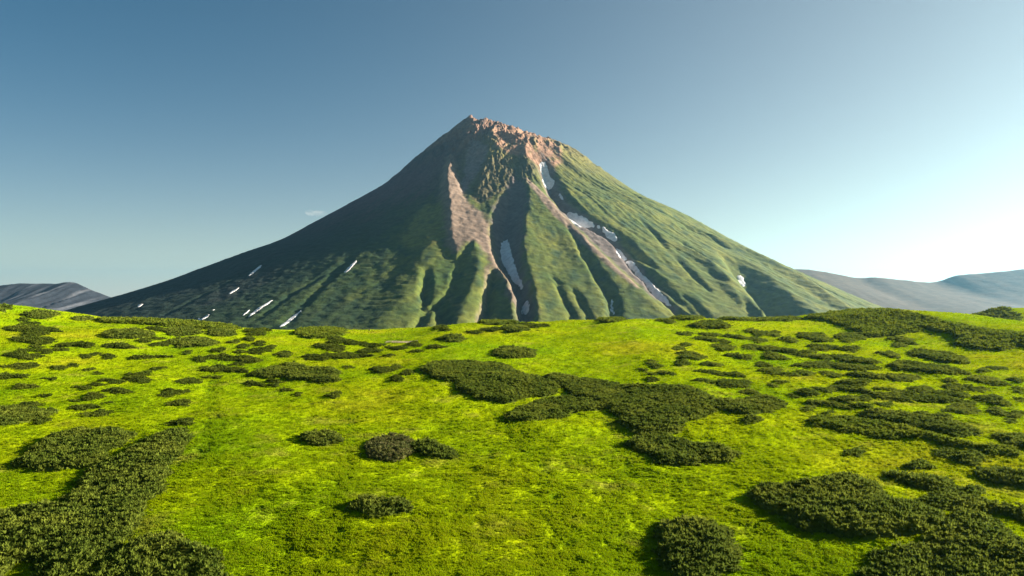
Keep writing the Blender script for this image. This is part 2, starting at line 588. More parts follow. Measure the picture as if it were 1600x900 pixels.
# each feature: points (u, v, width left, width right [photo px], depth [m]); + raises, - cuts
FEATURES = [
    # central gully and the ridge that shades it
    (-1, 'v', [(800, 290, 14, 20, 20), (790, 335, 26, 34, 70), (786, 390, 22, 34, 85), (802, 430, 18, 27, 85), (816, 465, 13, 20, 75), (820, 510, 13, 17, 65)]),
    (+1, 'v', [(816, 272, 12, 16, 20), (827, 300, 14, 40, 30), (823, 345, 14, 55, 34), (818, 390, 14, 55, 30), (822, 430, 12, 55, 24), (836, 465, 10, 50, 22), (839, 510, 10, 50, 22)]),
    # bright rib left of the big right gully
    (+1, 'v', [(818, 272, 14, 10, 10), (850, 310, 40, 12, 16), (880, 343, 50, 12, 18), (905, 368, 50, 13, 18), (960, 420, 60, 13, 18), (1000, 455, 60, 12, 16), (1035, 486, 60, 12, 14)]),
    (-1, 'v', [(838, 235, 12, 14, 36), (852, 268, 14, 20, 75), (874, 315, 13, 32, 75), (908, 345, 12, 36, 85), (955, 372, 12, 36, 85), (987, 412, 10, 30, 75), (1030, 462, 8, 28, 65), (1062, 492, 8, 28, 55)]),
    # gully between the two green spurs
    (-1, 'v', [(880, 340, 5, 8, 10), (905, 385, 8, 14, 30), (928, 425, 8, 17, 40), (947, 455, 8, 19, 46), (958, 505, 8, 19, 46)]),
    # ravines on the left front
    (-1, 'v', [(776, 412, 7, 6, 20), (766, 445, 10, 12, 50), (760, 475, 12, 16, 62), (748, 508, 14, 18, 62)]),
    (-1, 'v', [(744, 368, 4, 8, 8), (714, 420, 8, 14, 22), (704, 455, 10, 12, 26), (674, 478, 8, 12, 26), (648, 510, 8, 14, 32)]),
    (-1, 'v', [(684, 470, 8, 14, 25), (688, 490, 10, 20, 45), (690, 510, 12, 24, 45)]),
    (-1, 'v', [(668, 418, 8, 10, 20), (663, 450, 10, 13, 40), (660, 480, 10, 12, 30)]),
    (+1, 'v', [(738, 370, 20, 14, 14), (747, 410, 24, 14, 22), (740, 450, 24, 18, 24), (716, 505, 26, 22, 20)]),
    (+1, 'v', [(774, 412, 8, 8, 12), (796, 450, 14, 10, 26), (802, 505, 14, 10, 26)]),
    (+1, 's', [(692, 290, 34, 40, 14), (684, 335, 40, 40, 28), (672, 395, 44, 40, 24), (640, 450, 50, 45, 18), (605, 505, 55, 50, 14)]),
    # rills of the green spur
    (-1, 'v', [(862, 425, 5, 7, 12), (880, 465, 5, 8, 26), (897, 505, 5, 8, 26)]),
    (-1, 'v', [(893, 445, 5, 8, 14), (908, 475, 5, 9, 30), (925, 506, 5, 10, 30)]),
    # summit block, chute and scree rib
    (+1, 'v', [(772, 200, 12, 16, 20), (766, 238, 12, 22, 22), (754, 275, 12, 24, 26), (746, 304, 10, 20, 16)]),
    (-1, 'v', [(740, 215, 14, 8, 16), (726, 260, 16, 16, 18), (721, 296, 8, 12, 22), (728, 318, 6, 8, 8)]),
    (+1, 'v', [(704, 236, 12, 12, 46), (700, 280, 14, 18, 62), (702, 318, 18, 48, 56), (706, 360, 20, 54, 50), (712, 396, 20, 50, 24)]),
    (-1, 'v', [(806, 240, 8, 10, 14), (806, 270, 9, 12, 28), (812, 290, 8, 8, 20)]),
    (+1, 'v', [(826, 215, 9, 9, 14), (822, 245, 11, 12, 30), (834, 275, 8, 8, 20)]),
    (+1, 'v', [(862, 222, 14, 10, 16), (900, 262, 18, 14, 26), (960, 300, 20, 18, 20), (1020, 335, 20, 20, 14)]),
    # right flank
    (-1, 's', [(1128, 392, 18, 50, 30), (1175, 438, 32, 60, 140), (1215, 478, 40, 62, 160), (1240, 512, 44, 64, 160)]),
    (+1, 'v', [(1065, 345, 16, 16, 14), (1110, 370, 22, 20, 34), (1180, 402, 26, 24, 44), (1240, 432, 26, 24, 44), (1300, 470, 24, 22, 38), (1340, 495, 24, 22, 30)]),
    (+1, 'v', [(1055, 376, 14, 16, 16), (1110, 413, 18, 18, 30), (1150, 455, 20, 20, 36), (1195, 500, 22, 20, 34)]),
    (-1, 'v', [(1052, 398, 5, 9, 10), (1078, 425, 6, 11, 34), (1105, 452, 6, 10, 20)]),
    (-1, 'v', [(1062, 375, 5, 8, 10), (1085, 392, 6, 10, 28), (1110, 408, 5, 8, 14)]),
    (-1, 'v', [(1062, 352, 6, 9, 10), (1100, 366, 7, 12, 30), (1130, 384, 6, 10, 20)]),
    (-1, 'v', [(1000, 342, 5, 8, 8), (1024, 366, 6, 11, 28), (1040, 386, 5, 8, 14)]),
    (-1, 'v', [(1000, 412, 6, 10, 10), (1042, 450, 7, 14, 36), (1090, 492, 7, 14, 30)]),
    (-1, 'v', [(975, 372, 6, 10, 14), (1000, 398, 7, 12, 34), (1020, 416, 6, 10, 16)]),
    (-1, 'v', [(1060, 452, 5, 9, 10), (1090, 480, 6, 11, 28), (1115, 506, 6, 11, 26)]),
    (-1, 'v', [(1232, 418, 5, 7, 8), (1280, 446, 5, 8, 26), (1350, 478, 5, 8, 24), (1400, 495, 5, 8, 20)]),
    (-1, 'v', [(920, 265, 5, 8, 8), (985, 300, 6, 10, 22), (1010, 318, 6, 9, 12)]),
    (-1, 'v', [(1140, 442, 6, 10, 10), (1165, 475, 7, 13, 24), (1180, 505, 7, 12, 22)]),
    # long shallow furrows of the shaded left flank
    (-1, 's', [(560, 400, 8, 8, 4), (470, 450, 10, 10, 8), (400, 500, 10, 10, 8)]),
    (-1, 's', [(420, 405, 8, 8, 4), (340, 450, 8, 8, 7), (260, 490, 8, 8, 6)]),
    (-1, 's', [(600, 350, 10, 10, 4), (520, 430, 12, 12, 8), (450, 500, 12, 12, 8)]),
]


RELIEF = 0.78


def apply_features(X, Y, Z):
    for sign, shape, pts in FEATURES:
        a = np.array(pts, float)
        xy, _ = mount_points(a[:, :2])
        dist = np.hypot(xy[:, 0], xy[:, 1])
        # resample the line finely and wobble it a little
        seg = np.concatenate([[0], np.cumsum(np.hypot(*(np.diff(xy, axis=0).T)))])
        q = np.linspace(0, seg[-1], max(8, int(seg[-1] / 45)))
        lx = smooth_interp(q, seg, xy[:, 0]); ly = smooth_interp(q, seg, xy[:, 1])
        wl = np.interp(q, seg, a[:, 2] * dist / F); wr = np.interp(q, seg, a[:, 3] * dist / F)
        dp = np.interp(q, seg, a[:, 4]) * RELIEF
        fade = np.clip(np.minimum(q / (0.12 * seg[-1]), 1), 0.15, 1)
        dp = dp * fade
        m = max(wl.max(), wr.max()) * 1.3 + 20
        sel = (X > lx.min() - m) & (X < lx.max() + m) & (Y > ly.min() - m) & (Y < ly.max() + m)
        if not sel.any():
            continue
        x = X[sel]; y = Y[sel]
        x = x + 9 * perlin(x / 90, y / 90, 61); y = y + 9 * perlin(x / 90, y / 90, 62)
        best = np.full(x.shape, 1e18); val = np.zeros(x.shape)
        for i in range(len(q) - 1):
            ax, ay, bx, by = lx[i], ly[i], lx[i + 1], ly[i + 1]
            ux, uy = bx - ax, by - ay
            L = ux * ux + uy * uy
            t = np.clip(((x - ax) * ux + (y - ay) * uy) / L, 0, 1)
            ex = x - ax - t * ux; ey = y - ay - t * uy
            d2 = ex * ex + ey * ey
            side = ux * ey - uy * ex            # >0: left of the downhill direction = right in the picture
            w = np.where(side > 0, wr[i] + (wr[i + 1] - wr[i]) * t, wl[i] + (wl[i + 1] - wl[i]) * t)
            dd = np.sqrt(d2) / w
            k = np.maximum(0, 1 - dd)
            if shape == 's':
                k = k * k * (3 - 2 * k)
            else:
                k = np.sqrt(k * k + 0.0) ** 1.05
            near = d2 < best
            best = np.where(near, d2, best)
            val = np.where(near, k * (dp[i] + (dp[i + 1] - dp[i]) * t), val)
        Z[sel] += sign * val
    return Z


az = np.concatenate([np.linspace(R(160), R(380), 760)[:-1], np.linspace(R(380), R(520), 60)[:-1]])   # fine on the side in view
rad = np.concatenate([np.linspace(0.5, 900, 190)[:-1], np.linspace(900, 3700, 330)])
A, RR = np.meshgrid(az, rad, indexing='ij')
MX = MCX + RR * np.cos(A); MY = MCY + RR * np.sin(A)
MZ = cone_z(MX, MY)
MZ = apply_features(MX, MY, MZ)
cosA = np.cos(A)
right_w = sstep(-0.55, 0.15, cosA)
far_r = sstep(0.05, 0.6, cosA)
front_w = sstep(-0.75, -0.3, cosA)
# radial rills, stronger on the right flank
arc = A * 26 + 0.9 * perlin(MX / 420, MY / 420, 20)
rill = ridged(arc, RR / 1300 + 3, 4, 21) - 0.62
rill_fine = ridged(A * 75, RR / 500, 3, 22) - 0.62
body = sstep(500, 1100, RR) * sstep(3600, 2900, RR)
MZ += body * (rill * (2.0 + 7 * far_r) + rill_fine * (1.0 + 2.2 * far_r))
# broken rock of the summit block
rocky = sstep(1050, 350, RR + 160 * perlin(MX / 260, MY / 260, 31)) * (0.35 + 0.65 * sstep(-0.85, -0.35, cosA)) * sstep(0, 60, RR)
rk = (ridged(MX / 105 + 0.5 * perlin(MX / 200, MY / 200, 23), MY / 230, 5, 24, 0.60) - 0.55)
MZ += rocky * rk * 54
MZ += rocky * 15 * (ridged(MX / 50, MY / 95, 4, 25, 0.62) - 0.55)
MZ += sstep(0, 300, RR) * 5 * fbm(MX / 60, MY / 60, 4, 27)
MZ += sstep(100, 500, RR) * (1.2 + 2.2 * front_w) * fbm(MX / 22, MY / 26, 3, 28)
# crags of the rib under the summit
_xy, _ = mount_points([(756, 235), (742, 300), (738, 314), (752, 320), (790, 298), (806, 285), (830, 300), (846, 262), (820, 240)])
_in = np.where(inside(_xy, MX, MY), 1.0, 0.0) * sstep(0, 40, edge_dist(_xy, MX, MY))
MZ += _in * (26 * (ridged(MX / 42, MY / 120, 4, 26, 0.65) - 0.55))
# rubbly terraces of the left front where the light grazes
MZ += sstep(-0.72, -0.45, cosA) * sstep(700, 1200, RR) * 2.6 * (1 - 0.5 * far_r) * fbm(MX / 70, MY / 32, 3, 29)
# rim horns against the sky
for u, v, hgt, wid in [(737, 182, 50, 40), (860, 217, -24, 30), (800, 196, 8, 30), (842, 208, 12, 18), (880, 217, 48, 48), (622, 272, 14, 34), (596, 292, 8, 30), (950, 268, 10, 30)]:
    x0 = (u - 800) / F * 5500; z0 = (HORIZON - v) / F * 5500
    d = np.hypot(MX - x0, (MY - MCY) * 0.5)
    MZ += hgt * np.maximum(0, 1 - d / (wid * 1.3))

# ---- colour zones (rock and plant colours, with the left flank's shade painted in)
VEG_G = np.array([0.050, 0.086, 0.016]); VEG_Y = np.array([0.118, 0.124, 0.018]); VEG_D = np.array([0.020, 0.044, 0.018])  # VEG_D: darker green, also the painted shade of the left flank
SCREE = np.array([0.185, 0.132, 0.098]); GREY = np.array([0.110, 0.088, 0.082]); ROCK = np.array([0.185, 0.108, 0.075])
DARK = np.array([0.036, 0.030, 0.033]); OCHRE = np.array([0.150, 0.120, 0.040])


def mixc(c, col, w):
    return c * (1 - w[..., None]) + col * w[..., None]


n_a = fbm(MX / 210, MY / 210, 4, 51)
n_b = fbm(A * 30, RR / 300, 4, 52)
n_c = fbm(MX / 60, MZ / 60, 3, 53)
n_d = fbm(MX / 20, MY / 24, 3, 54)
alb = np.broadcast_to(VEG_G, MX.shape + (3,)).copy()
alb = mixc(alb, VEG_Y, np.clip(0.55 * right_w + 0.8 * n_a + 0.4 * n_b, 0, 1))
alb = mixc(alb, VEG_D, np.clip(0.8 * sstep(0.05, 0.5, n_c) + 0.5 * sstep(0.0, 0.5, -n_b) + 0.85 * sstep(-0.08, -0.45, cosA), 0, 0.9))  # dark green gains towards the left, painting in the unlit side
# left flank: brown-grey ground above, thin green lower down, both darkened to paint in shade
up = sstep(2300, 900, RR + 600 * n_b + 500 * n_a)
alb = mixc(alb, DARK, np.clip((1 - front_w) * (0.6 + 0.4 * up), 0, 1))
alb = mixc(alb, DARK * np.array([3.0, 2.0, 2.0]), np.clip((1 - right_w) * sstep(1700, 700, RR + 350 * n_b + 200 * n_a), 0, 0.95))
# upper right flank: ochre grass
alb = mixc(alb, OCHRE, sstep(1250, 500, RR + 250 * n_a) * right_w * 0.9)
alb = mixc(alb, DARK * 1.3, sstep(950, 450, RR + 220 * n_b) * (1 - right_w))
# bare rock at the top
alb = mixc(alb, ROCK, sstep(700, 330, RR + 190 * n_a + 90 * n_c))
alb = mixc(alb, DARK * 1.2, sstep(0.0, 0.45, n_c + 0.4 * n_b) * sstep(800, 350, RR) * 0.7)


def zone(alb, px, col, soft=22.0, wob=26.0, strength=1.0, brk=0.0):
    xy, _ = mount_points(chaikin(px, 1))
    m = wob * 2 + soft
    lo = xy.min(0) - m; hi = xy.max(0) + m
    sel = (MX > lo[0]) & (MX < hi[0]) & (MY > lo[1]) & (MY < hi[1])
    x = MX[sel]; y = MY[sel]
    x = x + wob * fbm(x / 70, y / 70, 3, 71); y = y + wob * 1.6 * fbm(x / 70, y / 70, 3, 72)
    ins = inside(xy, x, y); d = edge_dist(xy, x, y)
    w = sstep(-soft, soft, np.where(ins, d, -d)) * strength
    if brk:
        w = w * np.clip(1 - brk * sstep(0.0, 0.4, n_c[sel] + 0.3 * n_b[sel]), 0, 1)
    alb[sel] = mixc(alb[sel], np.asarray(col), w)
    return alb


alb = zone(alb, [(752, 250), (742, 300), (738, 312), (752, 318), (790, 296), (806, 285), (800, 255), (775, 245)], OCHRE * 0.9, brk=0.5)
alb = zone(alb, [(752, 250), (742, 300), (738, 312), (752, 318), (790, 296), (806, 285), (846, 270), (830, 240), (800, 250), (775, 245)], np.array([0.085, 0.072, 0.040]), strength=0.75, brk=0.9)
alb = zone(alb, [(700, 236), (712, 264), (722, 300), (735, 325), (760, 335), (765, 355), (772, 395), (790, 425), (806, 462), (806, 482), (796, 470), (790, 445), (768, 412), (742, 380), (726, 385), (716, 400), (700, 398), (690, 350), (686, 320), (690, 280)], SCREE)
alb = zone(alb, [(735, 212), (752, 222), (764, 228), (752, 262), (738, 285), (726, 305), (718, 300), (724, 262)], GREY * 1.7)
alb = zone(alb, [(800, 268), (818, 282), (826, 305), (820, 345), (815, 395), (818, 425), (830, 455), (836, 490), (833, 515), (808, 515), (806, 480), (806, 455), (790, 425), (776, 395), (768, 355), (766, 322), (790, 300)], GREY)
alb = zone(alb, [(816, 270), (850, 308), (884, 340), (910, 368), (958, 416), (1000, 452), (1000, 458), (955, 424), (905, 376), (882, 352), (868, 345), (846, 318), (828, 298)], SCREE * 1.12, soft=9, wob=9)
alb = zone(alb, [(838, 235), (858, 240), (868, 275), (886, 310), (920, 336), (962, 362), (992, 400), (1040, 455), (1060, 480), (1035, 475), (1000, 446), (960, 412), (910, 362), (868, 325), (846, 285)], GREY * 1.15)
alb = zone(alb, [(756, 418), (768, 412), (762, 440), (758, 472), (748, 505), (742, 500), (754, 470), (758, 440)], SCREE, soft=9, wob=8, strength=0.8)
alb = zone(alb, [(790, 455), (802, 450), (806, 472), (798, 482)], SCREE, soft=9, wob=8, strength=0.7)
alb = zone(alb, [(770, 196), (800, 198), (850, 212), (880, 235), (872, 262), (846, 262), (820, 245), (790, 240), (772, 225)], np.array([0.25, 0.145, 0.095]), brk=0.75)
alb = zone(alb, [(656, 325), (690, 318), (694, 352), (690, 385), (660, 395), (625, 380), (640, 350)], np.array([0.15, 0.15, 0.030]), soft=40, brk=0.5)
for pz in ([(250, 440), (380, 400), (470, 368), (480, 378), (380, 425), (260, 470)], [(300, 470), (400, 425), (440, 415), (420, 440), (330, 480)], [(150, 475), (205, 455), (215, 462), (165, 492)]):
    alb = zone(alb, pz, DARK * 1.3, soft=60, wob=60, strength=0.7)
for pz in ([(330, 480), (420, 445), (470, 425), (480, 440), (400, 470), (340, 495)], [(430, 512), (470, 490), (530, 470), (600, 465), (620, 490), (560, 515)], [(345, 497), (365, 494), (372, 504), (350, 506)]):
    alb = zone(alb, pz, VEG_D, soft=60, wob=60, strength=0.6)  # green patches kept in the flank's painted shade tone
low_left_shade = sstep(-0.28, -0.55, cosA) * sstep(1200, 1900, RR)  # mask of the shade painted onto the lower left flank
alb = mixc(alb, np.array([0.014, 0.032, 0.022]), low_left_shade * np.clip(0.75 - 0.5 * n_b, 0, 1))
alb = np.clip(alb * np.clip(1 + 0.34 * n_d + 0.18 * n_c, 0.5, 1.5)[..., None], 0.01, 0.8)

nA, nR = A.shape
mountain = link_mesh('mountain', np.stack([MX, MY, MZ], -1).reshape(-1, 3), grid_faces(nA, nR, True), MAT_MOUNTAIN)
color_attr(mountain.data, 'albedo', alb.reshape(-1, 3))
tag(mountain, 'steep green and brown volcano cone with scree gullies and a rocky summit', kind='structure')


def mount_mesh_z(x, y):
    """height of the mountain mesh itself (bilinear in its polar grid)"""
    r = np.hypot(x - MCX, y - MCY); a = np.arctan2(y - MCY, x - MCX)
    a = np.where(a < R(160), a + 2 * np.pi, a)
    fi = np.interp(a, az, np.arange(len(az))); fj = np.interp(r, rad, np.arange(len(rad)))
    i = np.clip(fi.astype(int), 0, len(az) - 2); j = np.clip(fj.astype(int), 0, len(rad) - 2)
    p = fi - i; q = fj - j
    return (MZ[i, j] * (1 - p) * (1 - q) + MZ[i + 1, j] * p * (1 - q) + MZ[i, j + 1] * (1 - p) * q + MZ[i + 1, j + 1] * p * q)


# ------------------------------------------------------------------ snow patches
def snow_patch(px, label, group, cell=6.0, thick=4.0, rough=7.0, trim=0.45):
    xy, _ = raycast(np.asarray(chaikin(px, 1)), MOUNT_FN, 2000.0, 6400.0, 900)
    c = xy.mean(0)
    lo = xy.min(0) - 3 * cell; hi = xy.max(0) + 3 * cell
    nx = max(4, int((hi[0] - lo[0]) / cell)); ny = max(4, int((hi[1] - lo[1]) / cell))
    X, Y = np.meshgrid(np.linspace(lo[0], hi[0], nx), np.linspace(lo[1], hi[1], ny), indexing='ij')
    wx = X + rough * fbm(X / 28, Y / 28, 3, 81); wy = Y + rough * 1.5 * fbm(X / 28, Y / 28, 3, 82)
    d = edge_dist(xy, wx, wy); ins = inside(xy, wx, wy)
    s = np.where(ins, d, -d)
    Z = mount_mesh_z(X, Y) + np.clip(s / 6.0, -1, 1) * thick
    keep = s > -cell * trim
    if keep.sum() < 6:
        keep = s > -cell * 0.3
    f = grid_faces(nx, ny)
    f = f[keep.ravel()[f].any(1)]
    used = np.unique(f)
    remap = np.zeros(nx * ny, int); remap[used] = np.arange(len(used))
    V = np.stack([X, Y, Z], -1).reshape(-1, 3)[used]
    org = np.array([c[0], c[1], mount_mesh_z(c[0:1], c[1:2])[0]])
    # a real slab: skirt below the edge
    f = remap[f]
    e = np.concatenate([f[:, [0, 1]], f[:, [1, 2]], f[:, [2, 3]], f[:, [3, 0]]])
    key = np.sort(e, 1); _, inv, cnt = np.unique(key, axis=0, return_inverse=True, return_counts=True)
    be = e[cnt[inv.ravel()] == 1]
    bv = np.unique(be); low = {int(v): len(V) + i for i, v in enumerate(bv)}
    V = np.concatenate([V, V[bv] - [0, 0, 8.0]])
    sk = np.array([[b, a, low[int(a)], low[int(b)]] for a, b in be])
    o = link_mesh('snow_patch', V - org, [f, sk], MAT_SNOW, org)
    return tag(o, label, 'snow patch', group)


MOUNT_FN = mount_mesh_z
_g = 'old snow patches on the volcano'
SNOW = [
    ([(784, 376), (795, 375), (800, 400), (807, 425), (818, 444), (818, 454), (803, 441), (790, 421), (781, 397)], 'long broad snow tongue in the dark central gully of the volcano'),
    ([(822, 469), (828, 472), (826, 488), (818, 493), (815, 482)], 'small snow patch in the central gully just below the long tongue'),
    ([(842, 251), (854, 254), (859, 275), (868, 284), (860, 298), (850, 291), (846, 270)], 'upright grey snow patch high in the gully below the rocky summit'),
    ([(883, 331), (905, 334), (924, 347), (931, 354), (918, 357), (904, 355), (892, 346)], 'uppermost ragged snow patch of the string in the right gully'),
    ([(941, 352), (948, 359), (965, 367), (964, 378), (951, 374), (941, 362)], 'blocky snow patch second from the top in the right gully'),
    ([(933, 352), (938, 352), (938, 359), (933, 358)], 'tiny snow dot between the two upper patches of the right gully'),
    ([(961, 386), (968, 390), (978, 400), (981, 407), (973, 406), (963, 397)], 'lumpy middle snow patch of the right gully, above the long strip'),
    ([(978, 408), (988, 407), (998, 420), (1003, 429), (1016, 439), (1029, 454), (1049, 473), (1050, 481), (1030, 471), (1015, 456), (1009, 445), (994, 430), (978, 412)], 'long narrow snow strip at the bottom of the right gully'),
    ([(954, 468), (958, 469), (957, 482), (962, 493), (952, 487), (955, 478)], 'thin bent snow sliver in the gully between the two green spurs'),
    ([(1151, 428), (1160, 431), (1167, 447), (1160, 449), (1152, 436)], 'lone oblong snow patch far out on the right flank of the volcano'),
    ([(872, 303), (876, 302), (882, 311), (877, 312)], 'tiny snow fleck between the upright patch and the right gully string'),
    ([(409, 412), (409, 417), (396, 427), (386, 434), (390, 427)], 'highest snow streak on the lower part of the shaded left flank'),
    ([(375, 448), (373, 452), (357, 461), (357, 457)], 'short snow streak below the highest one on the left flank'),
    ([(560, 404), (556, 411), (546, 423), (535, 428), (543, 417)], 'snow streak nearest the middle of the mountain on the shaded side'),
    ([(428, 466), (426, 471), (400, 488), (387, 498), (389, 490)], 'long thin snow streak low on the shaded left flank'),
    ([(391, 482), (391, 486), (380, 495), (378, 492)], 'short snow streak just left of the long thin one'),
    ([(472, 483), (470, 488), (449, 507), (430, 516), (448, 500)], 'longest snow streak reaching the grassy crest on the left flank'),
    ([(225, 474), (222, 478), (213, 481), (216, 476)], 'leftmost small snow streak on the shaded flank of the volcano'),
    ([(329, 490), (326, 495), (313, 502), (314, 497)], 'low snow streak above the shrub covered left crest'),
    ([(336, 482), (335, 485), (331, 487), (331, 484)], 'speck of snow just above the low streak on the left flank'),
    ([(311, 496), (314, 499), (312, 501), (309, 499)], 'speck of snow touching the shrubs on the left crest'),
]
for px, lab in SNOW:
    left = np.mean([p[0] for p in px]) < 600
    snow_patch(px, lab, _g, thick=1.2 if left else 3.0, cell=2.6 if left else 5.0, rough=2.5 if left else 9.0, trim=-1.5 if left else 0.45)


# ------------------------------------------------------------------ far ridges
def far_ridge(name, dist, sil, depth, foot, label, seed, cols, rill_amp, x_cell):
    us = np.array([p[0] for p in sil]); zs = np.array([(HORIZON - p[1]) / F * dist for p in sil])
    xs = (us - 800) / F * dist
    x = np.arange(xs[0], xs[-1], x_cell)
    crest = smooth_interp(x, xs, zs)
    t = np.concatenate([np.linspace(-1, 0, 46), np.linspace(0, 1, 16)[1:]])      # front foot -> crest -> back foot
    X, T = np.meshgrid(x, t, indexing='ij')
    crest = crest[:, None] + 9 * fbm(X / 160, X * 0 + 0.3, 4, seed)
    prof = np.where(T < 0, (1 + T) ** 1.35, (1 - T) ** 1.3)
    Z = foot + (crest - foot) * prof
    Y = dist + T * depth + 120 * perlin(X / 900, T * 2, seed + 1)
    mid = np.sin(np.clip((1 + np.where(T < 0, T, -T)), 0, 1) * math.pi)
    rl = ridged(X / 300 + 0.35 * perlin(X / 800, T * 2, seed + 3), T * 0.7, 4, seed + 2) - 0.6
    Z = Z + mid * rill_amp * rl
    c = np.broadcast_to(np.array(cols[0]), X.shape + (3,)).copy()
    st = sstep(0.0, 0.45, fbm(X / 110 + 0.4 * perlin(X / 400, T * 3, seed + 7), T * 0.9, 4, seed + 5) + 0.1 * rl)
    c = mixc(c, np.array(cols[1]), st)
    o = link_mesh(name, np.stack([X, Y, Z], -1).reshape(-1, 3), grid_faces(len(x), len(t)), MAT_RIDGE)
    color_attr(o.data, 'albedo', c.reshape(-1, 3))
    return tag(o, label, kind='structure')


far_ridge('far_mountain', 9000.0,
          [(-1400, 500), (-900, 470), (-500, 455), (-250, 452), (-100, 449), (0, 446), (20, 444), (60, 443), (90, 443), (105, 441), (118, 442), (135, 449), (155, 458), (185, 474), (240, 488), (330, 492)],
          1900.0, -230.0, 'bluish grey flat topped mountain streaked with pale scree at the far left', 91,
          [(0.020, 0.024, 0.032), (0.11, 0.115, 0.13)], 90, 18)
far_ridge('far_hills', 8200.0,
          [(900, 500), (1050, 455), (1150, 430), (1220, 421), (1285, 424), (1320, 431), (1345, 434.5), (1365, 433.5), (1400, 437), (1435, 440), (1465, 440.5), (1500, 430), (1540, 427), (1600, 420),
           (1700, 408), (1850, 402), (2050, 415), (2300, 420), (2700, 455), (3100, 500)],
          2300.0, -230.0, 'pale hazy green grey ridge in the distance at the right', 96,
          [(0.075, 0.055, 0.036), (0.080, 0.060, 0.039)], 12, 34)


# ------------------------------------------------------------------ dwarf pine thickets
def clump_templates(n, blades):
    out = []
    for k in range(n):
        rg = np.random.default_rng(200 + k)
        V = []; Fc = []
        for b in range(blades):
            th = rg.uniform(0, 2 * np.pi)
            ph = rg.uniform(0.05, 1.25)                         # from straight up to nearly level
            d = np.array([math.cos(th) * math.sin(ph), math.sin(th) * math.sin(ph), math.cos(ph)])
            root = np.array([math.cos(th), math.sin(th), 0]) * rg.uniform(0, 0.35) + np.array([0, 0, rg.uniform(-0.25, 0.15)])
            L = rg.uniform(0.65, 1.05)
            s = np.cross(d, rg.normal(size=3)); s /= np.linalg.norm(s)
            w = rg.uniform(0.16, 0.30)
            i = len(V)
            V += [root + d * L * 0.35 - s * w, root + d * L * 0.35 + s * w, root + d * L]
            Fc.append([i, i + 1, i + 2])
            V += [root]
            Fc.append([i, i + 3, i + 1])
        out.append((np.array(V), np.array(Fc)))
    return out


CLUMPS = clump_templates(10, 17)


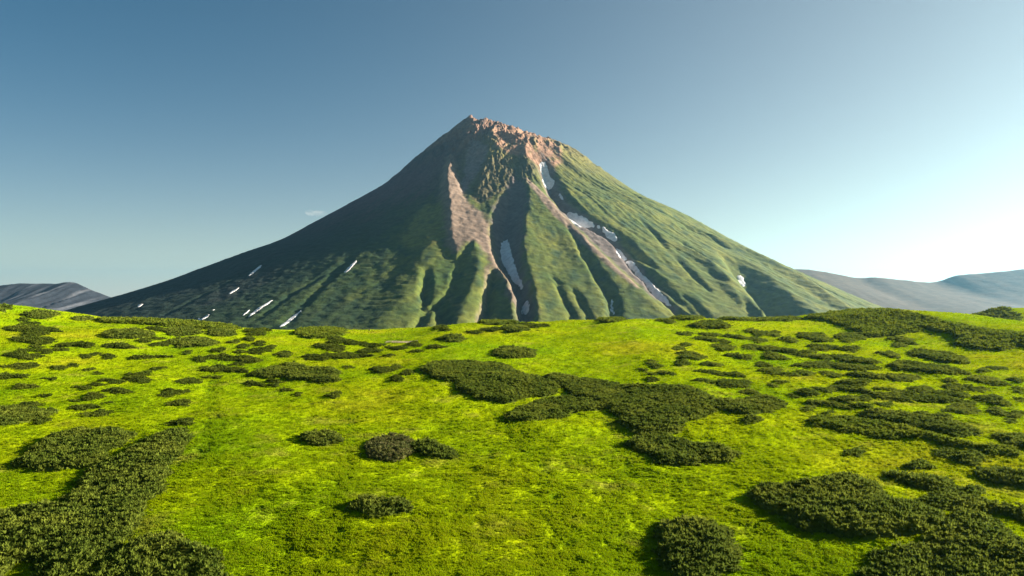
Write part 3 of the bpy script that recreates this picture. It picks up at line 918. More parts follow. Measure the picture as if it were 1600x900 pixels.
def thicket(px, label, group=None, height=1.6, mat=None, ellipse=False, dens=1.0, parts=True):
    mat = mat or MAT_PINE
    height = height * (0.80 if np.mean(np.asarray(px)[:, 1]) > 690 else 0.78)
    px = np.asarray(px, float)
    xy, ok = ground_points(px, lift=height * 0.35)
    # sight lines that pass over the crest end on the crest itself
    xy[:, 1] = np.minimum(xy[:, 1], np.where(ok, 9e9, 560))
    bad = ~ok
    if bad.any():
        d = pixel_dirs(px[bad]); xy[bad] = d[:, :2] * 545.0
    if not ellipse:
        xy = chaikin(xy, 1)
    c = xy.mean(0)
    D = float(np.hypot(*c))
    sp = max(0.74, D * 0.0027) / math.sqrt(dens)                # spacing of the branch clumps
    rad_c = sp * 0.95
    wob = (0.010 if parts else 0.0050) * D
    lo = xy.min(0) - 2; hi = xy.max(0) + 2
    # branch clumps on a jittered grid
    nx = int((hi[0] - lo[0]) / sp) + 1; ny = int((hi[1] - lo[1]) / sp) + 1
    X, Y = np.meshgrid(lo[0] + sp * np.arange(nx), lo[1] + sp * np.arange(ny), indexing='ij')
    X = (X + RNG.uniform(-.5, .5, X.shape) * sp).ravel(); Y = (Y + RNG.uniform(-.5, .5, Y.shape) * sp).ravel()

    def signed(x, y):
        wx = x + wob * fbm(x / (wob * 3.2), y / (wob * 3.2), 3, 33); wy = y + wob * 1.8 * fbm(x / (wob * 3.2), y / (wob * 3.2), 3, 34)
        ins = inside(xy, wx, wy)
        return np.where(ins, 1, -1) * edge_dist(xy, wx, wy)
    s = signed(X, Y)
    ew = max(1.6, height * 1.7)

    def mound(x, y, s):
        lump = 0.78 + 0.26 * perlin(x / 3.6, y / 2.1, 35) + 0.20 * perlin(x / 9, y / 7, 36)
        return height * np.sqrt(np.clip(s / ew, 0, 1)) * lump
    if not parts:                                               # low ragged mats with gaps
        s = s - 0.3 * np.clip(perlin(X / 3.2, Y / 2.4, 37), 0, 1) - 0.15
    keep = s > -1.6 * sp * RNG.uniform(0, 1, s.shape) ** 3
    X, Y, s = X[keep], Y[keep], s[keep]
    if len(X) == 0:
        X, Y, s = c[0:1], c[1:2], np.array([0.6])
    Z = ground_fine(X, Y) + mound(X, Y, s)
    Z = Z + np.clip(s / 1.5, 0.3, 1) * sp * RNG.uniform(-0.55, 0.5, len(Z))
    n = len(X)
    ang = RNG.uniform(0, 2 * np.pi, n)
    sc = rad_c * RNG.uniform(0.75, 1.3, n) * np.where(s < 0, 0.6, 1.0)
    kind = RNG.integers(0, len(CLUMPS), n)
    Vs = []; Fs = []; off = 0
    org = np.array([c[0], c[1], float(ground_z(c[0:1], c[1:2])[0])])
    for k, (tv, tf) in enumerate(CLUMPS):
        m = kind == k
        if not m.any():
            continue
        ca, sa = np.cos(ang[m])[:, None], np.sin(ang[m])[:, None]
        q = sc[m][:, None]
        vx = (tv[None, :, 0] * ca - tv[None, :, 1] * sa) * q + X[m][:, None]
        vy = (tv[None, :, 0] * sa + tv[None, :, 1] * ca) * q + Y[m][:, None]
        vz = tv[None, :, 2] * q * 0.95 + Z[m][:, None] - 0.15 * q
        Vs.append(np.stack([vx, vy, vz], -1).reshape(-1, 3))
        cnt = m.sum()
        Fs.append((tf[None] + (np.arange(cnt) * len(tv))[:, None, None]).reshape(-1, 3) + off)
        off += cnt * len(tv)
    V = np.concatenate(Vs); Fc = [np.concatenate(Fs)]
    if parts:
        root = bpy.data.objects.new('dwarf_pine_thicket', None)
        root.location = org
        COL.objects.link(root)
        tag(root, label, 'shrub', group)
        tag(link_mesh('foliage', V - org, Fc, mat, smooth=False, parent=root), kind='stuff')
        V = np.zeros((0, 3)); Fc = []
    # twiggy mass under the clumps
    gsp = sp * 1.4
    nx = int((hi[0] - lo[0]) / gsp) + 2; ny = int((hi[1] - lo[1]) / gsp) + 2
    BX, BY = np.meshgrid(lo[0] + gsp * np.arange(nx), lo[1] + gsp * np.arange(ny), indexing='ij')
    bs = signed(BX, BY)
    if not parts:
        bs = bs - 0.3 * np.clip(perlin(BX / 3.2, BY / 2.4, 37), 0, 1) - 0.15
    BZ = ground_fine(BX, BY) + np.where(bs > 0, mound(BX, BY, bs) * 0.62 - 0.05, -0.4)
    f = grid_faces(nx, ny)
    f = f[(bs > 0).ravel()[f].sum(1) >= 2]
    if len(f):
        used = np.unique(f); remap = np.zeros(nx * ny, int); remap[used] = np.arange(len(used))
        B = np.stack([BX, BY, BZ], -1).reshape(-1, 3)[used]
        Fc.append(remap[f] + len(V))
        V = np.concatenate([V, B])
    if parts:
        if len(V):
            link_mesh('branches', V - org, Fc, mat, smooth=False, parent=root)
        return root
    o = link_mesh('dwarf_pine_thicket', V - org, Fc, mat, org, smooth=False)
    return tag(o, label, 'shrub', group)


G_BIG = 'large dwarf pine thickets on the meadow'
BIG = [
    # polygon, label, height, material
    ([(660, 573), (673, 566), (700, 565), (780, 567), (800, 573), (808, 582), (840, 588), (866, 597), (878, 606), (860, 616), (820, 625), (790, 629), (750, 623), (725, 613), (707, 608), (712, 599), (708, 594), (690, 593), (670, 586), (658, 579)],
     'large dark dwarf pine thicket in the middle of the meadow, left of the sprawling one', 1.7, 0),
    ([(848, 586), (860, 583), (900, 587), (945, 597), (1000, 603), (1060, 602), (1090, 608), (1108, 616), (1122, 626), (1120, 640), (1100, 648), (1070, 656), (1066, 668), (1055, 677), (1000, 679), (985, 671), (965, 661), (962, 655), (975, 651), (955, 646), (948, 636), (925, 625), (885, 618), (884, 606), (872, 598), (852, 593)],
     'sprawling dark dwarf pine thicket, the largest one, right of the middle of the meadow', 1.8, 0),
    ([(1112, 626), (1130, 624), (1160, 622), (1200, 621), (1226, 628), (1226, 636), (1202, 642), (1180, 648), (1160, 647), (1137, 641), (1120, 640)],
     'flat dark thicket forming the right tip of the sprawling central mass', 1.6, 0),
    ([(783, 650), (808, 640), (814, 634), (845, 624), (885, 619), (920, 624), (945, 634), (940, 639), (900, 643), (870, 652), (830, 657), (800, 657)],
     'tapering thicket arm under the central mass, grass strip above it', 1.5, 0),
    ([(975, 692), (990, 684), (1015, 679), (1060, 685), (1100, 693), (1140, 699), (1160, 708), (1140, 717), (1105, 722), (1075, 726), (1040, 724), (1022, 719), (1012, 709), (990, 703)],
     'lowest thicket of the central mass, pointed towards the right', 1.7, 0),
    ([(567, 699), (580, 686), (615, 680), (644, 684), (646, 695), (642, 708), (638, 714), (622, 719), (600, 716), (575, 709)],
     'round brownish thicket, left half of the pair on the open grass', 1.5, 1),
    ([(644, 687), (680, 690), (704, 699), (715, 707), (702, 716), (676, 714), (648, 705), (642, 696)],
     'narrow thicket, right half of the pair on the open grass', 1.4, 0),
    ([(1022, 828), (1035, 814), (1060, 809), (1100, 811), (1135, 821), (1150, 839), (1155, 858), (1147, 880), (1130, 902), (1080, 915), (1045, 893), (1020, 866), (1030, 846)],
     'big round thicket standing alone at the bottom edge, right of the centre', 1.9, 0),
    ([(1160, 769), (1180, 758), (1220, 753), (1270, 747), (1310, 740), (1345, 744), (1370, 756), (1380, 766), (1378, 773), (1410, 784), (1445, 788), (1465, 796), (1476, 808), (1470, 820), (1445, 829), (1400, 833), (1350, 837), (1320, 831), (1290, 828), (1250, 823), (1225, 806), (1200, 796), (1175, 783)],
     'broad dark wedge shaped thicket at the lower right, pointed left end', 1.9, 0),
    ([(1345, 882), (1360, 867), (1380, 857), (1420, 857), (1440, 850), (1437, 838), (1455, 830), (1476, 817), (1487, 803), (1510, 799), (1550, 806), (1570, 826), (1590, 846), (1640, 852), (1640, 930), (1340, 920)],
     'huge thicket filling the bottom right corner of the meadow', 1.9, 0),
    ([(1375, 739), (1385, 735), (1420, 742), (1450, 742), (1480, 750), (1498, 761), (1500, 770), (1470, 769), (1440, 763), (1405, 749)],
     'slanting thicket with a black shaded side above the lower right corner', 1.7, 0),
    ([(1430, 783), (1440, 774), (1470, 770), (1500, 770), (1540, 782), (1580, 792), (1640, 797), (1640, 824), (1565, 802), (1520, 795), (1480, 798), (1455, 791)],
     'long thicket running to the right edge above the corner mass', 1.7, 0),
    ([(1515, 732), (1540, 729), (1580, 735), (1640, 740), (1640, 762), (1570, 758), (1540, 750), (1525, 743)],
     'thicket cut by the right edge, level with the slanting one', 1.6, 0),
    ([(1255, 657), (1275, 651), (1310, 653), (1350, 654), (1395, 663), (1440, 672), (1490, 688), (1540, 697), (1590, 698), (1594, 710), (1560, 708), (1500, 700), (1440, 684), (1420, 683), (1390, 685), (1350, 679), (1310, 671), (1275, 665)],
     'long sunny thicket band sloping down across the right side', 1.6, 2),
    ([(1336, 648), (1350, 642), (1380, 641), (1420, 646), (1470, 656), (1530, 668), (1536, 678), (1500, 684), (1450, 671), (1400, 660), (1360, 656)],
     'dark thicket lying along the top of the long sunny band at right', 1.7, 0),
    ([(1545, 679), (1575, 677), (1640, 684), (1640, 704), (1596, 700), (1570, 692)],
     'thicket at the right edge beside the end of the long band', 1.5, 0),
    ([(25, 722), (40, 711), (52, 700), (62, 690), (78, 680), (110, 672), (160, 668), (205, 670), (212, 681), (195, 694), (175, 701), (170, 713), (150, 723), (120, 728), (90, 731), (55, 732), (30, 729)],
     'broad oval thicket at the left, behind the bottom left mass', 1.8, 0),
    ([(205, 697), (240, 681), (265, 671), (295, 670), (300, 684), (285, 701), (270, 716), (262, 736), (258, 761), (240, 776), (225, 791), (215, 822), (200, 838), (140, 826), (95, 806), (92, 788), (110, 771), (122, 751), (130, 739), (152, 726), (178, 716), (192, 706)],
     'long thicket climbing from the bottom left mass towards the upper right', 1.9, 0),
    ([(-60, 812), (0, 803), (30, 794), (60, 787), (90, 783), (120, 790), (150, 800), (205, 806), (207, 831), (196, 846), (172, 861), (150, 882), (110, 905), (60, 930), (50, 900), (60, 880), (40, 868), (15, 890), (-10, 930), (-60, 930)],
     'huge dark thicket filling the bottom left corner of the meadow', 2.0, 0),
    ([(175, 867), (200, 852), (230, 835), (260, 830), (300, 842), (330, 852), (347, 872), (362, 892), (358, 925), (110, 930), (148, 888)],
     'rounded thicket on the bottom edge, right end of the bottom left mass', 1.8, 0),
    ([(-40, 640), (0, 637), (30, 637), (55, 642), (80, 640), (98, 642), (85, 648), (55, 653), (35, 660), (15, 664), (-40, 670)],
     'ragged thicket at the left edge, pointing right', 1.5, 0),
    ([(385, 583), (405, 578), (425, 573), (450, 568), (470, 568), (480, 572), (510, 575), (535, 579), (525, 586), (528, 593), (515, 600), (495, 594), (470, 593), (440, 589), (415, 588), (395, 587)],
     'wide ragged thicket left of the centre, in the far meadow', 1.6, 0),
    ([(150, 500), (180, 499), (225, 498), (270, 500), (320, 502), (355, 506), (378, 513), (360, 517), (320, 514), (270, 511), (240, 507), (200, 505), (165, 504)],
     'long hedge like thicket along the left crest below the shaded flank', 2.0, 2),
    ([(455, 520), (470, 513), (510, 512), (535, 516), (545, 520), (530, 525), (500, 528), (478, 527)],
     'domed thicket on the crest left of the yellow saddle', 2.0, 2),
    ([(1254, 495), (1300, 489), (1330, 484), (1400, 486), (1450, 493), (1475, 505), (1450, 512), (1436, 517), (1417, 522), (1390, 526), (1360, 527), (1340, 520), (1307, 505), (1270, 498)],
     'great rounded thicket covering the hump on the right crest', 1.8, 2),
    ([(1450, 507), (1475, 503), (1505, 507), (1540, 515), (1600, 521), (1640, 524), (1640, 545), (1600, 540), (1586, 543), (1570, 548), (1540, 544), (1520, 541), (1495, 540), (1497, 527), (1475, 520), (1452, 513)],
     'long thicket sloping right from the hump on the right crest', 1.7, 2),
    ([(1416, 549), (1435, 546), (1470, 549), (1490, 554), (1520, 567), (1500, 569), (1460, 563), (1430, 557)],
     'lens shaped thicket just below the hump on the right crest', 1.5, 0),
    ([(1385, 571), (1400, 565), (1440, 569), (1475, 574), (1510, 581), (1518, 585), (1480, 586), (1440, 581), (1405, 579)],
     'long low thicket under the lens shaped one at right', 1.4, 0),
]
MATS = [MAT_PINE, MAT_PINE_BROWN, MAT_PINE_LIGHT]
for px, lab, h, mi in BIG:
    thicket(px, lab, G_BIG, h, MATS[mi])

# lone ovals with a label of their own
LONE = [
    (595, 789, 98, 27, 'lone oval thicket on the bright grass at the lower middle', 1.5),
    (502, 684, 74, 21, 'lone oval thicket left of the brownish pair', 1.4),
    (802, 551, 70, 17, 'lone oval thicket below the crest at the top of the meadow centre', 1.5),
    (1175, 656, 36, 12, 'small thicket just under the right tip of the sprawling mass', 1.1),
    (1437, 726, 38, 13, 'small round thicket above the slanting one at lower right', 1.2),
    (1336, 707, 28, 11, 'small thicket alone on bare grass under the long sunny band', 1.0),
    (1475, 709, 40, 10, 'faint low thicket between the sunny band and the slanting thicket', 0.7),
    (1515, 715, 48, 21, 'bushy round thicket below the right end of the sunny band', 1.5),
    (1521, 766, 36, 14, 'bushy thicket between the slanting one and the right edge', 1.4),
    (199, 522, 76, 15, 'wide dark oval thicket below the long hedge on the left crest', 1.6),
    (300, 535, 78, 14, 'wide flat thicket below the right half of the left crest hedge', 1.5),
    (66, 492, 48, 9, 'oval thicket on the sloping left crest', 1.5),
    (5, 482, 22, 10, 'dark thicket at the very left end of the crest', 1.5),
    (127, 498, 38, 5, 'thin dark thicket on the crest left of the long hedge', 1.2),
    (284, 518, 60, 12, 'dark thicket tucked under the middle of the left crest hedge', 1.5),
    (345, 520, 44, 9, 'thicket tucked under the right end of the left crest hedge', 1.4),
    (780, 504, 58, 7, 'dark thicket on the crest in front of the central gully', 1.4),
    (953, 498, 42, 9, 'dark mound of pine on the crest below the bent snow sliver', 1.7),
    (1075, 497, 52, 5, 'thin dark thicket on the crest left of the long strip', 1.3),
    (1188, 498, 126, 7, 'long thin dark thicket strip on the crest towards the right hump', 1.6),
    (1108, 508, 62, 11, 'wide thicket just under the crest at the right', 1.4),
    (708, 529, 38, 11, 'dark ragged thicket on the slope right of the sandy strip', 1.3),
    (804, 514, 40, 10, 'round thicket under the crest in front of the central gully', 1.3),
]
for u, v, w, h, lab, ht in LONE:
    n = 22
    ph = np.linspace(0, 2 * np.pi, n, endpoint=False)
    px = np.stack([u + w / 2 * np.cos(ph), v + h / 2 * np.sin(ph)], 1)
    thicket(px, lab, 'lone oval dwarf pines', ht, MATS[0], True)
# two on the rise behind the right crest
REAR = [(1537, 502, 60, 8, 'dark thicket capping the farther rise behind the right crest'), (1566, 511, 48, 8, 'thicket on the slope of the farther rise at the right edge')]
for u, v, w, h, lab in REAR:
    ph = np.linspace(0, 2 * np.pi, 22, endpoint=False)
    d = 690 if v < 505 else 660
    cx_, cy_ = (u - 800) / F * d, d
    pts = np.stack([cx_ + w / 2 * d / F * np.cos(ph), cy_ + 16 * np.sin(ph)], 1)
    _orig = ground_points
    ground_points = lambda px, lift=0.0, P=pts: (P.copy(), np.ones(len(P), bool))
    thicket(pts, lab, 'lone oval dwarf pines', 1.5, MATS[2], True)
    ground_points = _orig

# the many small clumps, (u, v, w, h) in the photograph
SMALL_LEFT = """37,500,18,5 46,505,25,4 45,514,52,11 76,516,32,7 53,522,38,8 56,532,54,11 244,514,22,5 252,538,26,7 227,532,20,5 246,529,18,4 122,539,48,7
186,541,56,6 56,542,22,5 95,546,17,5 70,549,22,7 39,548,25,5 33,556,38,10 56,556,20,6 134,557,18,5 149,553,13,4 170,557,22,7 232,558,60,3 9,573,20,4 39,572,34,10 92,575,22,6
114,571,15,4 5,588,24,10 32,588,22,5 39,604,30,8 71,619,20,5 82,592,20,5 139,577,17,4 154,583,12,4 204,585,12,4 217,593,36,9 225,584,25,5 247,576,20,4 169,595,22,5 188,597,12,4
133,606,26,5 152,601,25,3 186,611,44,6 147,619,36,8 118,626,15,4 169,630,15,4 130,636,42,8 132,647,20,6 160,645,28,8 50,633,34,8 66,656,34,9 268,614,40,9 294,611,14,4 290,596,24,7
281,630,42,6 285,660,40,8 402,517,30,6 402,522,26,4 390,530,17,5 366,534,16,4 405,537,20,5 380,541,17,6 406,548,30,9 377,550,19,5 425,542,12,4 343,547,19,6
293,551,14,5 314,562,21,7 334,558,20,4 376,561,54,10 350,556,17,6 371,569,19,4 444,553,28,7 516,542,42,7 527,547,24,5 493,559,38,7 530,555,42,6 350,577,54,10 325,575,17,4
335,589,20,3 298,595,42,6 398,600,30,7 430,596,20,6 428,602,16,4 448,609,18,5 467,616,11,4 522,617,21,8 527,532,32,8 648,538,22,6 620,544,26,5 679,542,22,6 650,549,15,4
554,536,30,6 583,540,26,6 578,548,30,7 607,556,16,4 545,557,66,5 545,574,14,4 598,578,42,7 620,573,20,4 637,582,22,7 620,592,22,8 690,513,24,6 768,515,26,6 742,519,20,5 830,509,40,6 1020,593,18,5"""
SMALL_RIGHT = """1042,502,24,5 1072,522,18,5 1107,523,26,4 1105,530,32,6 1185,520,32,8 1210,522,22,6 1152,527,34,5 1132,534,18,5 1131,543,38,7 1175,543,26,8 1183,531,26,6 1214,546,48,8
1232,531,24,7 1273,527,54,10 1282,543,38,8 1210,557,42,8 1072,539,14,5 1060,544,16,4 1080,556,48,9 1157,557,38,8 1250,551,36,7 1275,557,46,7 1068,567,26,7 1111,569,24,6 1021,565,12,4
1025,571,22,6 1004,578,12,4 1040,583,24,6 1018,584,20,3 1108,581,30,5 1145,585,34,6 1101,595,28,6 1142,598,52,9 1147,603,34,5 1193,570,26,6 1206,580,40,7 1225,585,34,5 1255,571,30,6
1282,570,40,10 1259,583,26,7 1293,584,24,6 1219,596,20,6 1208,602,18,5 1174,613,28,8 1262,614,50,7 1238,618,14,4 1289,609,32,8 1287,630,44,8 1262,639,24,7 1294,644,16,6 1281,652,26,5
1330,527,46,12 1411,532,40,8 1404,540,18,5 1389,554,32,7 1329,545,28,7 1308,544,18,5 1334,562,62,10 1331,574,64,8 1356,587,48,9 1404,590,50,11 1336,598,48,9 1330,608,66,8 1387,608,28,5
1306,586,18,6 1537,580,20,5 1556,575,26,6 1540,595,60,10 1484,594,22,6 1586,594,26,6 1494,605,54,8 1438,608,42,7 1529,609,28,8 1591,609,20,8 1400,619,60,15 1460,623,62,10 1484,615,46,9
1549,625,60,11 1353,622,26,8 1322,624,44,9 1316,635,18,8 1345,634,34,7 1384,632,24,7 1504,639,62,12 1558,643,32,10 1438,647,30,6 1470,649,28,5 1511,629,26,6 1588,647,28,9 1595,625,18,8 1578,657,26,6"""


def parse(t):
    return [tuple(float(a) for a in w.split(',')) for w in t.split()]


ORD = ['leftmost', 'second from left', 'third from left', 'fourth from left', 'fifth from left', 'sixth from left', 'seventh from left', 'eighth from left',
       'ninth from left', 'tenth from left', 'eleventh from left', 'twelfth from left', 'thirteenth from left', 'fourteenth from left', 'fifteenth from left', 'sixteenth from left',
       'seventeenth from left', 'eighteenth from left', 'nineteenth from left', 'twentieth from left']


def scatter(items, bands, side, group):
    for (a, b, where) in bands:
        row = sorted([q for q in items if a <= q[1] < b])
        for i, (u, v, w, h) in enumerate(row):
            shape = 'long thin' if w / h > 7.5 else ('wide flat' if w >= 40 else ('small round' if w / h < 3.2 else 'small low'))
            lab = '%s pine clump, %s in %s, %s' % (shape, ORD[i], where, side)
            rg = np.random.default_rng(int(u * 13 + v * 7))
            ph = np.linspace(0, 2 * np.pi, 16, endpoint=False)
            rr = 1.1 + 0.25 * np.sin(2 * ph + rg.uniform(0, 6)) + 0.2 * np.sin(3 * ph + rg.uniform(0, 6)) + 0.12 * np.sin(5 * ph + rg.uniform(0, 6))
            tilt = (0.05 if 'right' in side else 0.0) * w
            px = np.stack([u + w / 2 * rr * np.cos(ph), v + h / 2 * rr * np.sin(ph) + tilt * np.cos(ph)], 1)
            thicket(px, lab, group, min(1.0, 0.42 + 0.011 * w), MAT_PINE_DARK if 'left meadow' in side else MAT_PINE, True, dens=1.3, parts=False)


BAND_L = [(490, 520, 'top row'), (520, 538, 'second row'), (538, 546, 'third row'), (546, 554, 'fourth row'),
          (554, 562, 'fifth row'), (562, 580, 'middle row'), (580, 596, 'row above the bare belt'), (596, 614, 'belt of sparse clumps'), (614, 640, 'lower sparse row'), (640, 670, 'nearest row')]
BAND_R = [(490, 530, 'top row'), (530, 546, 'second row'), (546, 566, 'third row'), (566, 578, 'fourth row'),
          (578, 590, 'middle row'), (590, 602, 'row below the middle'), (602, 612, 'lower middle row'), (612, 627, 'third row above sunny band'),
          (627, 641, 'second row above sunny band'), (641, 670, 'row above sunny band')]
scatter(parse(SMALL_LEFT), BAND_L, 'left meadow', 'small dwarf pine clumps on the left meadow')
scatter(parse(SMALL_RIGHT), BAND_R, 'right meadow', 'small dwarf pine clumps on the right meadow')

# ------------------------------------------------------------------ stray sprigs too small and too many to count
def ground_cover():
    n = 26000
    y = 1.0 / RNG.uniform(1 / 520.0, 1 / 100.0, n)
    x = RNG.uniform(-0.76, 0.76, n) * y
    d = fbm(x / 26, y / 34, 3, 57) + 0.5 * perlin(x / 5, y / 6, 58) + 0.28 * sstep(230, 330, y) + 0.18 * sstep(0.15, 0.6, np.abs(x / y)) - 0.42
    k = RNG.uniform(0, 1, n) < np.clip(d * 0.9, 0, 0.6)
    x, y = x[k], y[k]
    n = len(x)
    z = ground_fine(x, y)
    q = (0.22 + 0.0013 * y) * RNG.uniform(0.6, 1.5, n)
    kind = RNG.integers(0, len(CLUMPS), n)
    ang = RNG.uniform(0, 6.283, n)
    Vs = []; Fs = []; off = 0
    for i, (tv_, tf_) in enumerate(CLUMPS):
        m = kind == i
        c_, s_ = np.cos(ang[m])[:, None], np.sin(ang[m])[:, None]; g = q[m][:, None]
        V = np.stack([(tv_[None, :, 0] * c_ - tv_[None, :, 1] * s_) * g * 1.5 + x[m][:, None], (tv_[None, :, 0] * s_ + tv_[None, :, 1] * c_) * g + y[m][:, None],
                      tv_[None, :, 2] * g * 0.55 + z[m][:, None]], -1)
        Vs.append(V.reshape(-1, 3)); c = int(m.sum())
        Fs.append((tf_[None] + (np.arange(c) * len(tv_))[:, None, None]).reshape(-1, 3) + off)
        off += c * len(tv_)
    o = link_mesh('ground_cover', np.concatenate(Vs), np.concatenate(Fs), MAT_SPRIG, smooth=False)
    tag(o, 'tiny dark green sprigs and herbs sprinkled through the meadow grass', kind='stuff')
    print('sprigs', n)


ground_cover()

# ------------------------------------------------------------------ sandy strip and two dark stones on the crest
tp, _ = ground_points([(604, 535.5), (625, 536), (648, 536), (652, 534), (630, 533.2), (604, 533.6)])
tx = np.linspace(tp[:, 0].min(), tp[:, 0].max(), 40)
ty0 = np.interp(tx, np.sort(tp[:3, 0]), tp[:3, 1][np.argsort(tp[:3, 0])])
rows = [ty0 + k * 2.2 + 0.5 * perlin(tx / 3, tx * 0 + k, 15) for k in range(4)]
V = np.stack([np.stack([tx, r_, ground_fine(tx, r_) + 0.22], 1) for r_ in rows], 0).reshape(-1, 3)
tag(link_mesh('path', V, grid_faces(4, len(tx)), MAT_TRACK), 'short pale sandy strip in the far meadow', kind='structure')


def stone(u, v, sx, sz, label):
    d = pixel_dirs([(u, v)])[0]
    x = d[0] * 516; y = 516.0
    z = float(ground_fine(np.array([x]), np.array([y]))[0])
    rg = np.random.default_rng(int(u))
    V = []
    n = 7
    for k, (hh, rr) in enumerate([(-0.2, 1.0), (0.35, 1.05), (0.7, 0.8), (1.0, 0.42)]):
        for i in range(n):
            a = 2 * math.pi * i / n + 0.2 * k
            q = rr * rg.uniform(0.8, 1.15)
            V.append((sx * q * math.cos(a), sx * q * math.sin(a), sz * hh * rg.uniform(0.93, 1.05)))
    V.append((0, 0, sz * 1.04))
    fc = [[k * n + i, k * n + (i + 1) % n, (k + 1) * n + (i + 1) % n, (k + 1) * n + i] for k in range(3) for i in range(n)]
    top = [[3 * n + i, 3 * n + (i + 1) % n, 4 * n] for i in range(n)]
    o = link_mesh('stone', V, [np.array(fc), np.array(top)], MAT_STONE, (x, y, z), smooth=False)
    tag(o, label, 'stone', 'dark stones on the crest')


stone(577, 513, 0.5, 1.7, 'tiny dark upright stone on the yellow saddle of the crest')
stone(582, 514.5, 0.7, 0.7, 'tiny low dark stone right beside the upright one on the crest')

# ------------------------------------------------------------------ grass: tufts instanced over the near slope as one mass
tv = []; tf = []
rg = np.random.default_rng(5)
for b in range(13):
    th = rg.uniform(0, 2 * np.pi); d = np.array([math.cos(th), math.sin(th), 0]); s = np.array([-d[1], d[0], 0])
    base = d * rg.uniform(0.0, 0.45) + s * rg.uniform(-0.2, 0.2)
    L = rg.uniform(0.6, 1.0); w = rg.uniform(0.05, 0.11)
    lean = rg.uniform(0.15, 0.6)
    up = np.array([0, 0, 1.0])
    i = len(tv)
    tv += [base - s * w - up * 0.1, base + s * w - up * 0.1, base + d * lean * 0.3 * L + up * 0.6 * L + s * w * 0.9, base + d * lean * 0.3 * L + up * 0.6 * L - s * w * 0.9,
           base + d * lean * L + up * L * rg.uniform(0.8, 1.0)]
    tf += [[i, i + 1, i + 2], [i, i + 2, i + 3], [i + 3, i + 2, i + 4]]
tuft = link_mesh('grass_tuft', np.array(tv), np.array(tf), MAT_TUFT, smooth=False)
COL.objects.unlink(tuft)

N_TUFT = 450000
yy = 1.0 / RNG.uniform(1 / 560.0, 1 / 88.0, N_TUFT)           # as many per step of picture height
xx = RNG.uniform(-1.05, 1.05, N_TUFT) * (yy + 12)
clus = perlin(xx / 2.4, yy / 3.0, 47) + 0.6 * perlin(xx / 8, yy / 9, 48)
keep = RNG.uniform(0, 1, N_TUFT) < np.clip(0.72 + 0.6 * clus, 0.2, 1)
xx, yy, clus = xx[keep], yy[keep], clus[keep]
zz = ground_fine(xx, yy)
pts = bpy.data.meshes.new('grass')
pts.vertices.add(len(xx))
pts.vertices.foreach_set('co', np.stack([xx, yy, zz - 0.05], 1).astype(np.float32).ravel())
scl = (0.30 + 0.0007 * yy) * RNG.uniform(0.6, 1.35, len(xx)) * (1 + 0.35 * np.clip(clus, -1, 1))
for nm, val in (('scl', scl), ('rot', RNG.uniform(0, 6.283, len(xx))), ('tint', np.clip(RNG.normal(0.5, 0.22, len(xx)) + 0.25 * clus, 0, 1))):
    a = pts.attributes.new(nm, 'FLOAT', 'POINT')
    a.data.foreach_set('value', val.astype(np.float32))
pts.materials.append(MAT_TUFT)
grass = bpy.data.objects.new('grass', pts)
COL.objects.link(grass)
tag(grass, 'short sunlit meadow grass covering the whole slope between the shrubs', 'grass', kind='stuff')
ng = bpy.data.node_groups.new('grass_scatter', 'GeometryNodeTree')
ng.interface.new_socket('Geometry', in_out='INPUT', socket_type='NodeSocketGeometry')
ng.interface.new_socket('Geometry', in_out='OUTPUT', socket_type='NodeSocketGeometry')
gi = ng.nodes.new('NodeGroupInput'); go = ng.nodes.new('NodeGroupOutput')
iop = ng.nodes.new('GeometryNodeInstanceOnPoints')
oi = ng.nodes.new('GeometryNodeObjectInfo'); oi.inputs['Object'].default_value = tuft


def attr(nm):
    n = ng.nodes.new('GeometryNodeInputNamedAttribute'); n.data_type = 'FLOAT'; n.inputs['Name'].default_value = nm
    return n.outputs['Attribute']


cx = ng.nodes.new('ShaderNodeCombineXYZ')
ng.links.new(attr('rot'), cx.inputs[2])
ng.links.new(gi.outputs[0], iop.inputs['Points'])
ng.links.new(oi.outputs['Geometry'], iop.inputs['Instance'])
ng.links.new(cx.outputs[0], iop.inputs['Rotation'])
ng.links.new(attr('scl'), iop.inputs['Scale'])
ng.links.new(iop.outputs[0], go.inputs[0])
md = grass.modifiers.new('scatter', 'NODES'); md.node_group = ng

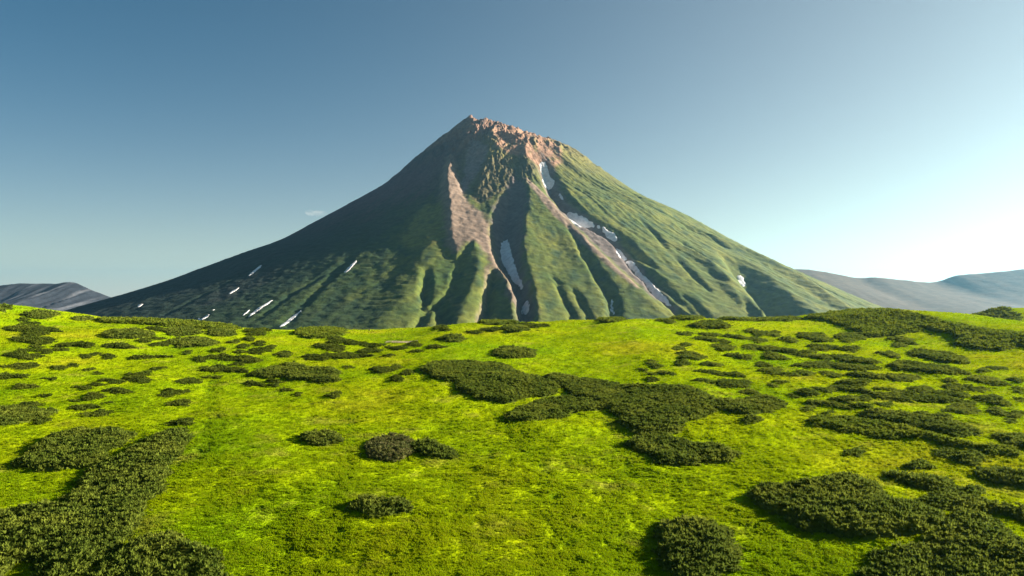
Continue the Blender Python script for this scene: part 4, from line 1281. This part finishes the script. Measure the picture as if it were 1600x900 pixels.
# ------------------------------------------------------------------ haze
hx, hy0, hy1, hz0, hz1 = 45000.0, -30000.0, 45000.0, VALLEY - 140.0, 1420.0
hv = np.array([(x, y, z) for x in (-hx, hx) for y in (hy0, hy1) for z in (hz0, hz1)])
hf = np.array([(0, 1, 3, 2), (4, 6, 7, 5), (0, 4, 5, 1), (2, 3, 7, 6), (0, 2, 6, 4), (1, 5, 7, 3)])
m, nt, out = new_mat('air_haze')
pv = nt.nodes.new('ShaderNodeVolumePrincipled')
pv.inputs['Color'].default_value = (*HAZE_COLOR, 1)
pv.inputs['Density'].default_value = HAZE_DENSITY
pv.inputs['Anisotropy'].default_value = HAZE_ANISO
nt.links.new(pv.outputs[0], out.inputs['Volume'])
haze = link_mesh('haze', hv, hf, m, smooth=False)
tag(haze, 'thin bluish air haze over the valley', kind='stuff')

# ------------------------------------------------------------------ faint cloud wisp, far beyond the haze
cd = 60000.0
dd = pixel_dirs([(491, 333)])[0]
bmv = []; bmf = []
nu, nv = 24, 12
for i in range(nu):
    for j in range(nv):
        a = 2 * math.pi * i / nu; b = math.pi * (j + 0.5) / nv - math.pi / 2
        q = 1 + 0.25 * math.sin(3 * a + 1) * math.cos(b)
        bmv.append((870 * q * math.cos(a) * math.cos(b), 870 * q * math.sin(a) * math.cos(b), 240 * math.sin(b) * (1 + 0.3 * math.sin(2 * a))))
m, nt, out = new_mat('cloud_vapour')
N = Nodes(nt)
tc = N.node('ShaderNodeTexCoord')
nz = N.noise(tc.outputs['Object'], 0.0026, 4.0, 0.6)
pv = N.node('ShaderNodeVolumePrincipled')
pv.inputs['Color'].default_value = (0.95, 0.9, 0.9, 1)
pv.inputs['Anisotropy'].default_value = 0.3
N.link(N.maprange(nz, 0.42, 0.7, 0.0, 0.00028), pv.inputs['Density'])
N.link(pv.outputs[0], out.inputs['Volume'])
cloud = link_mesh('cloud', bmv, grid_faces(nu, nv, True), m, tuple(dd * cd))
tag(cloud, 'faint small pinkish cloud wisp beside the left flank of the volcano', 'cloud')
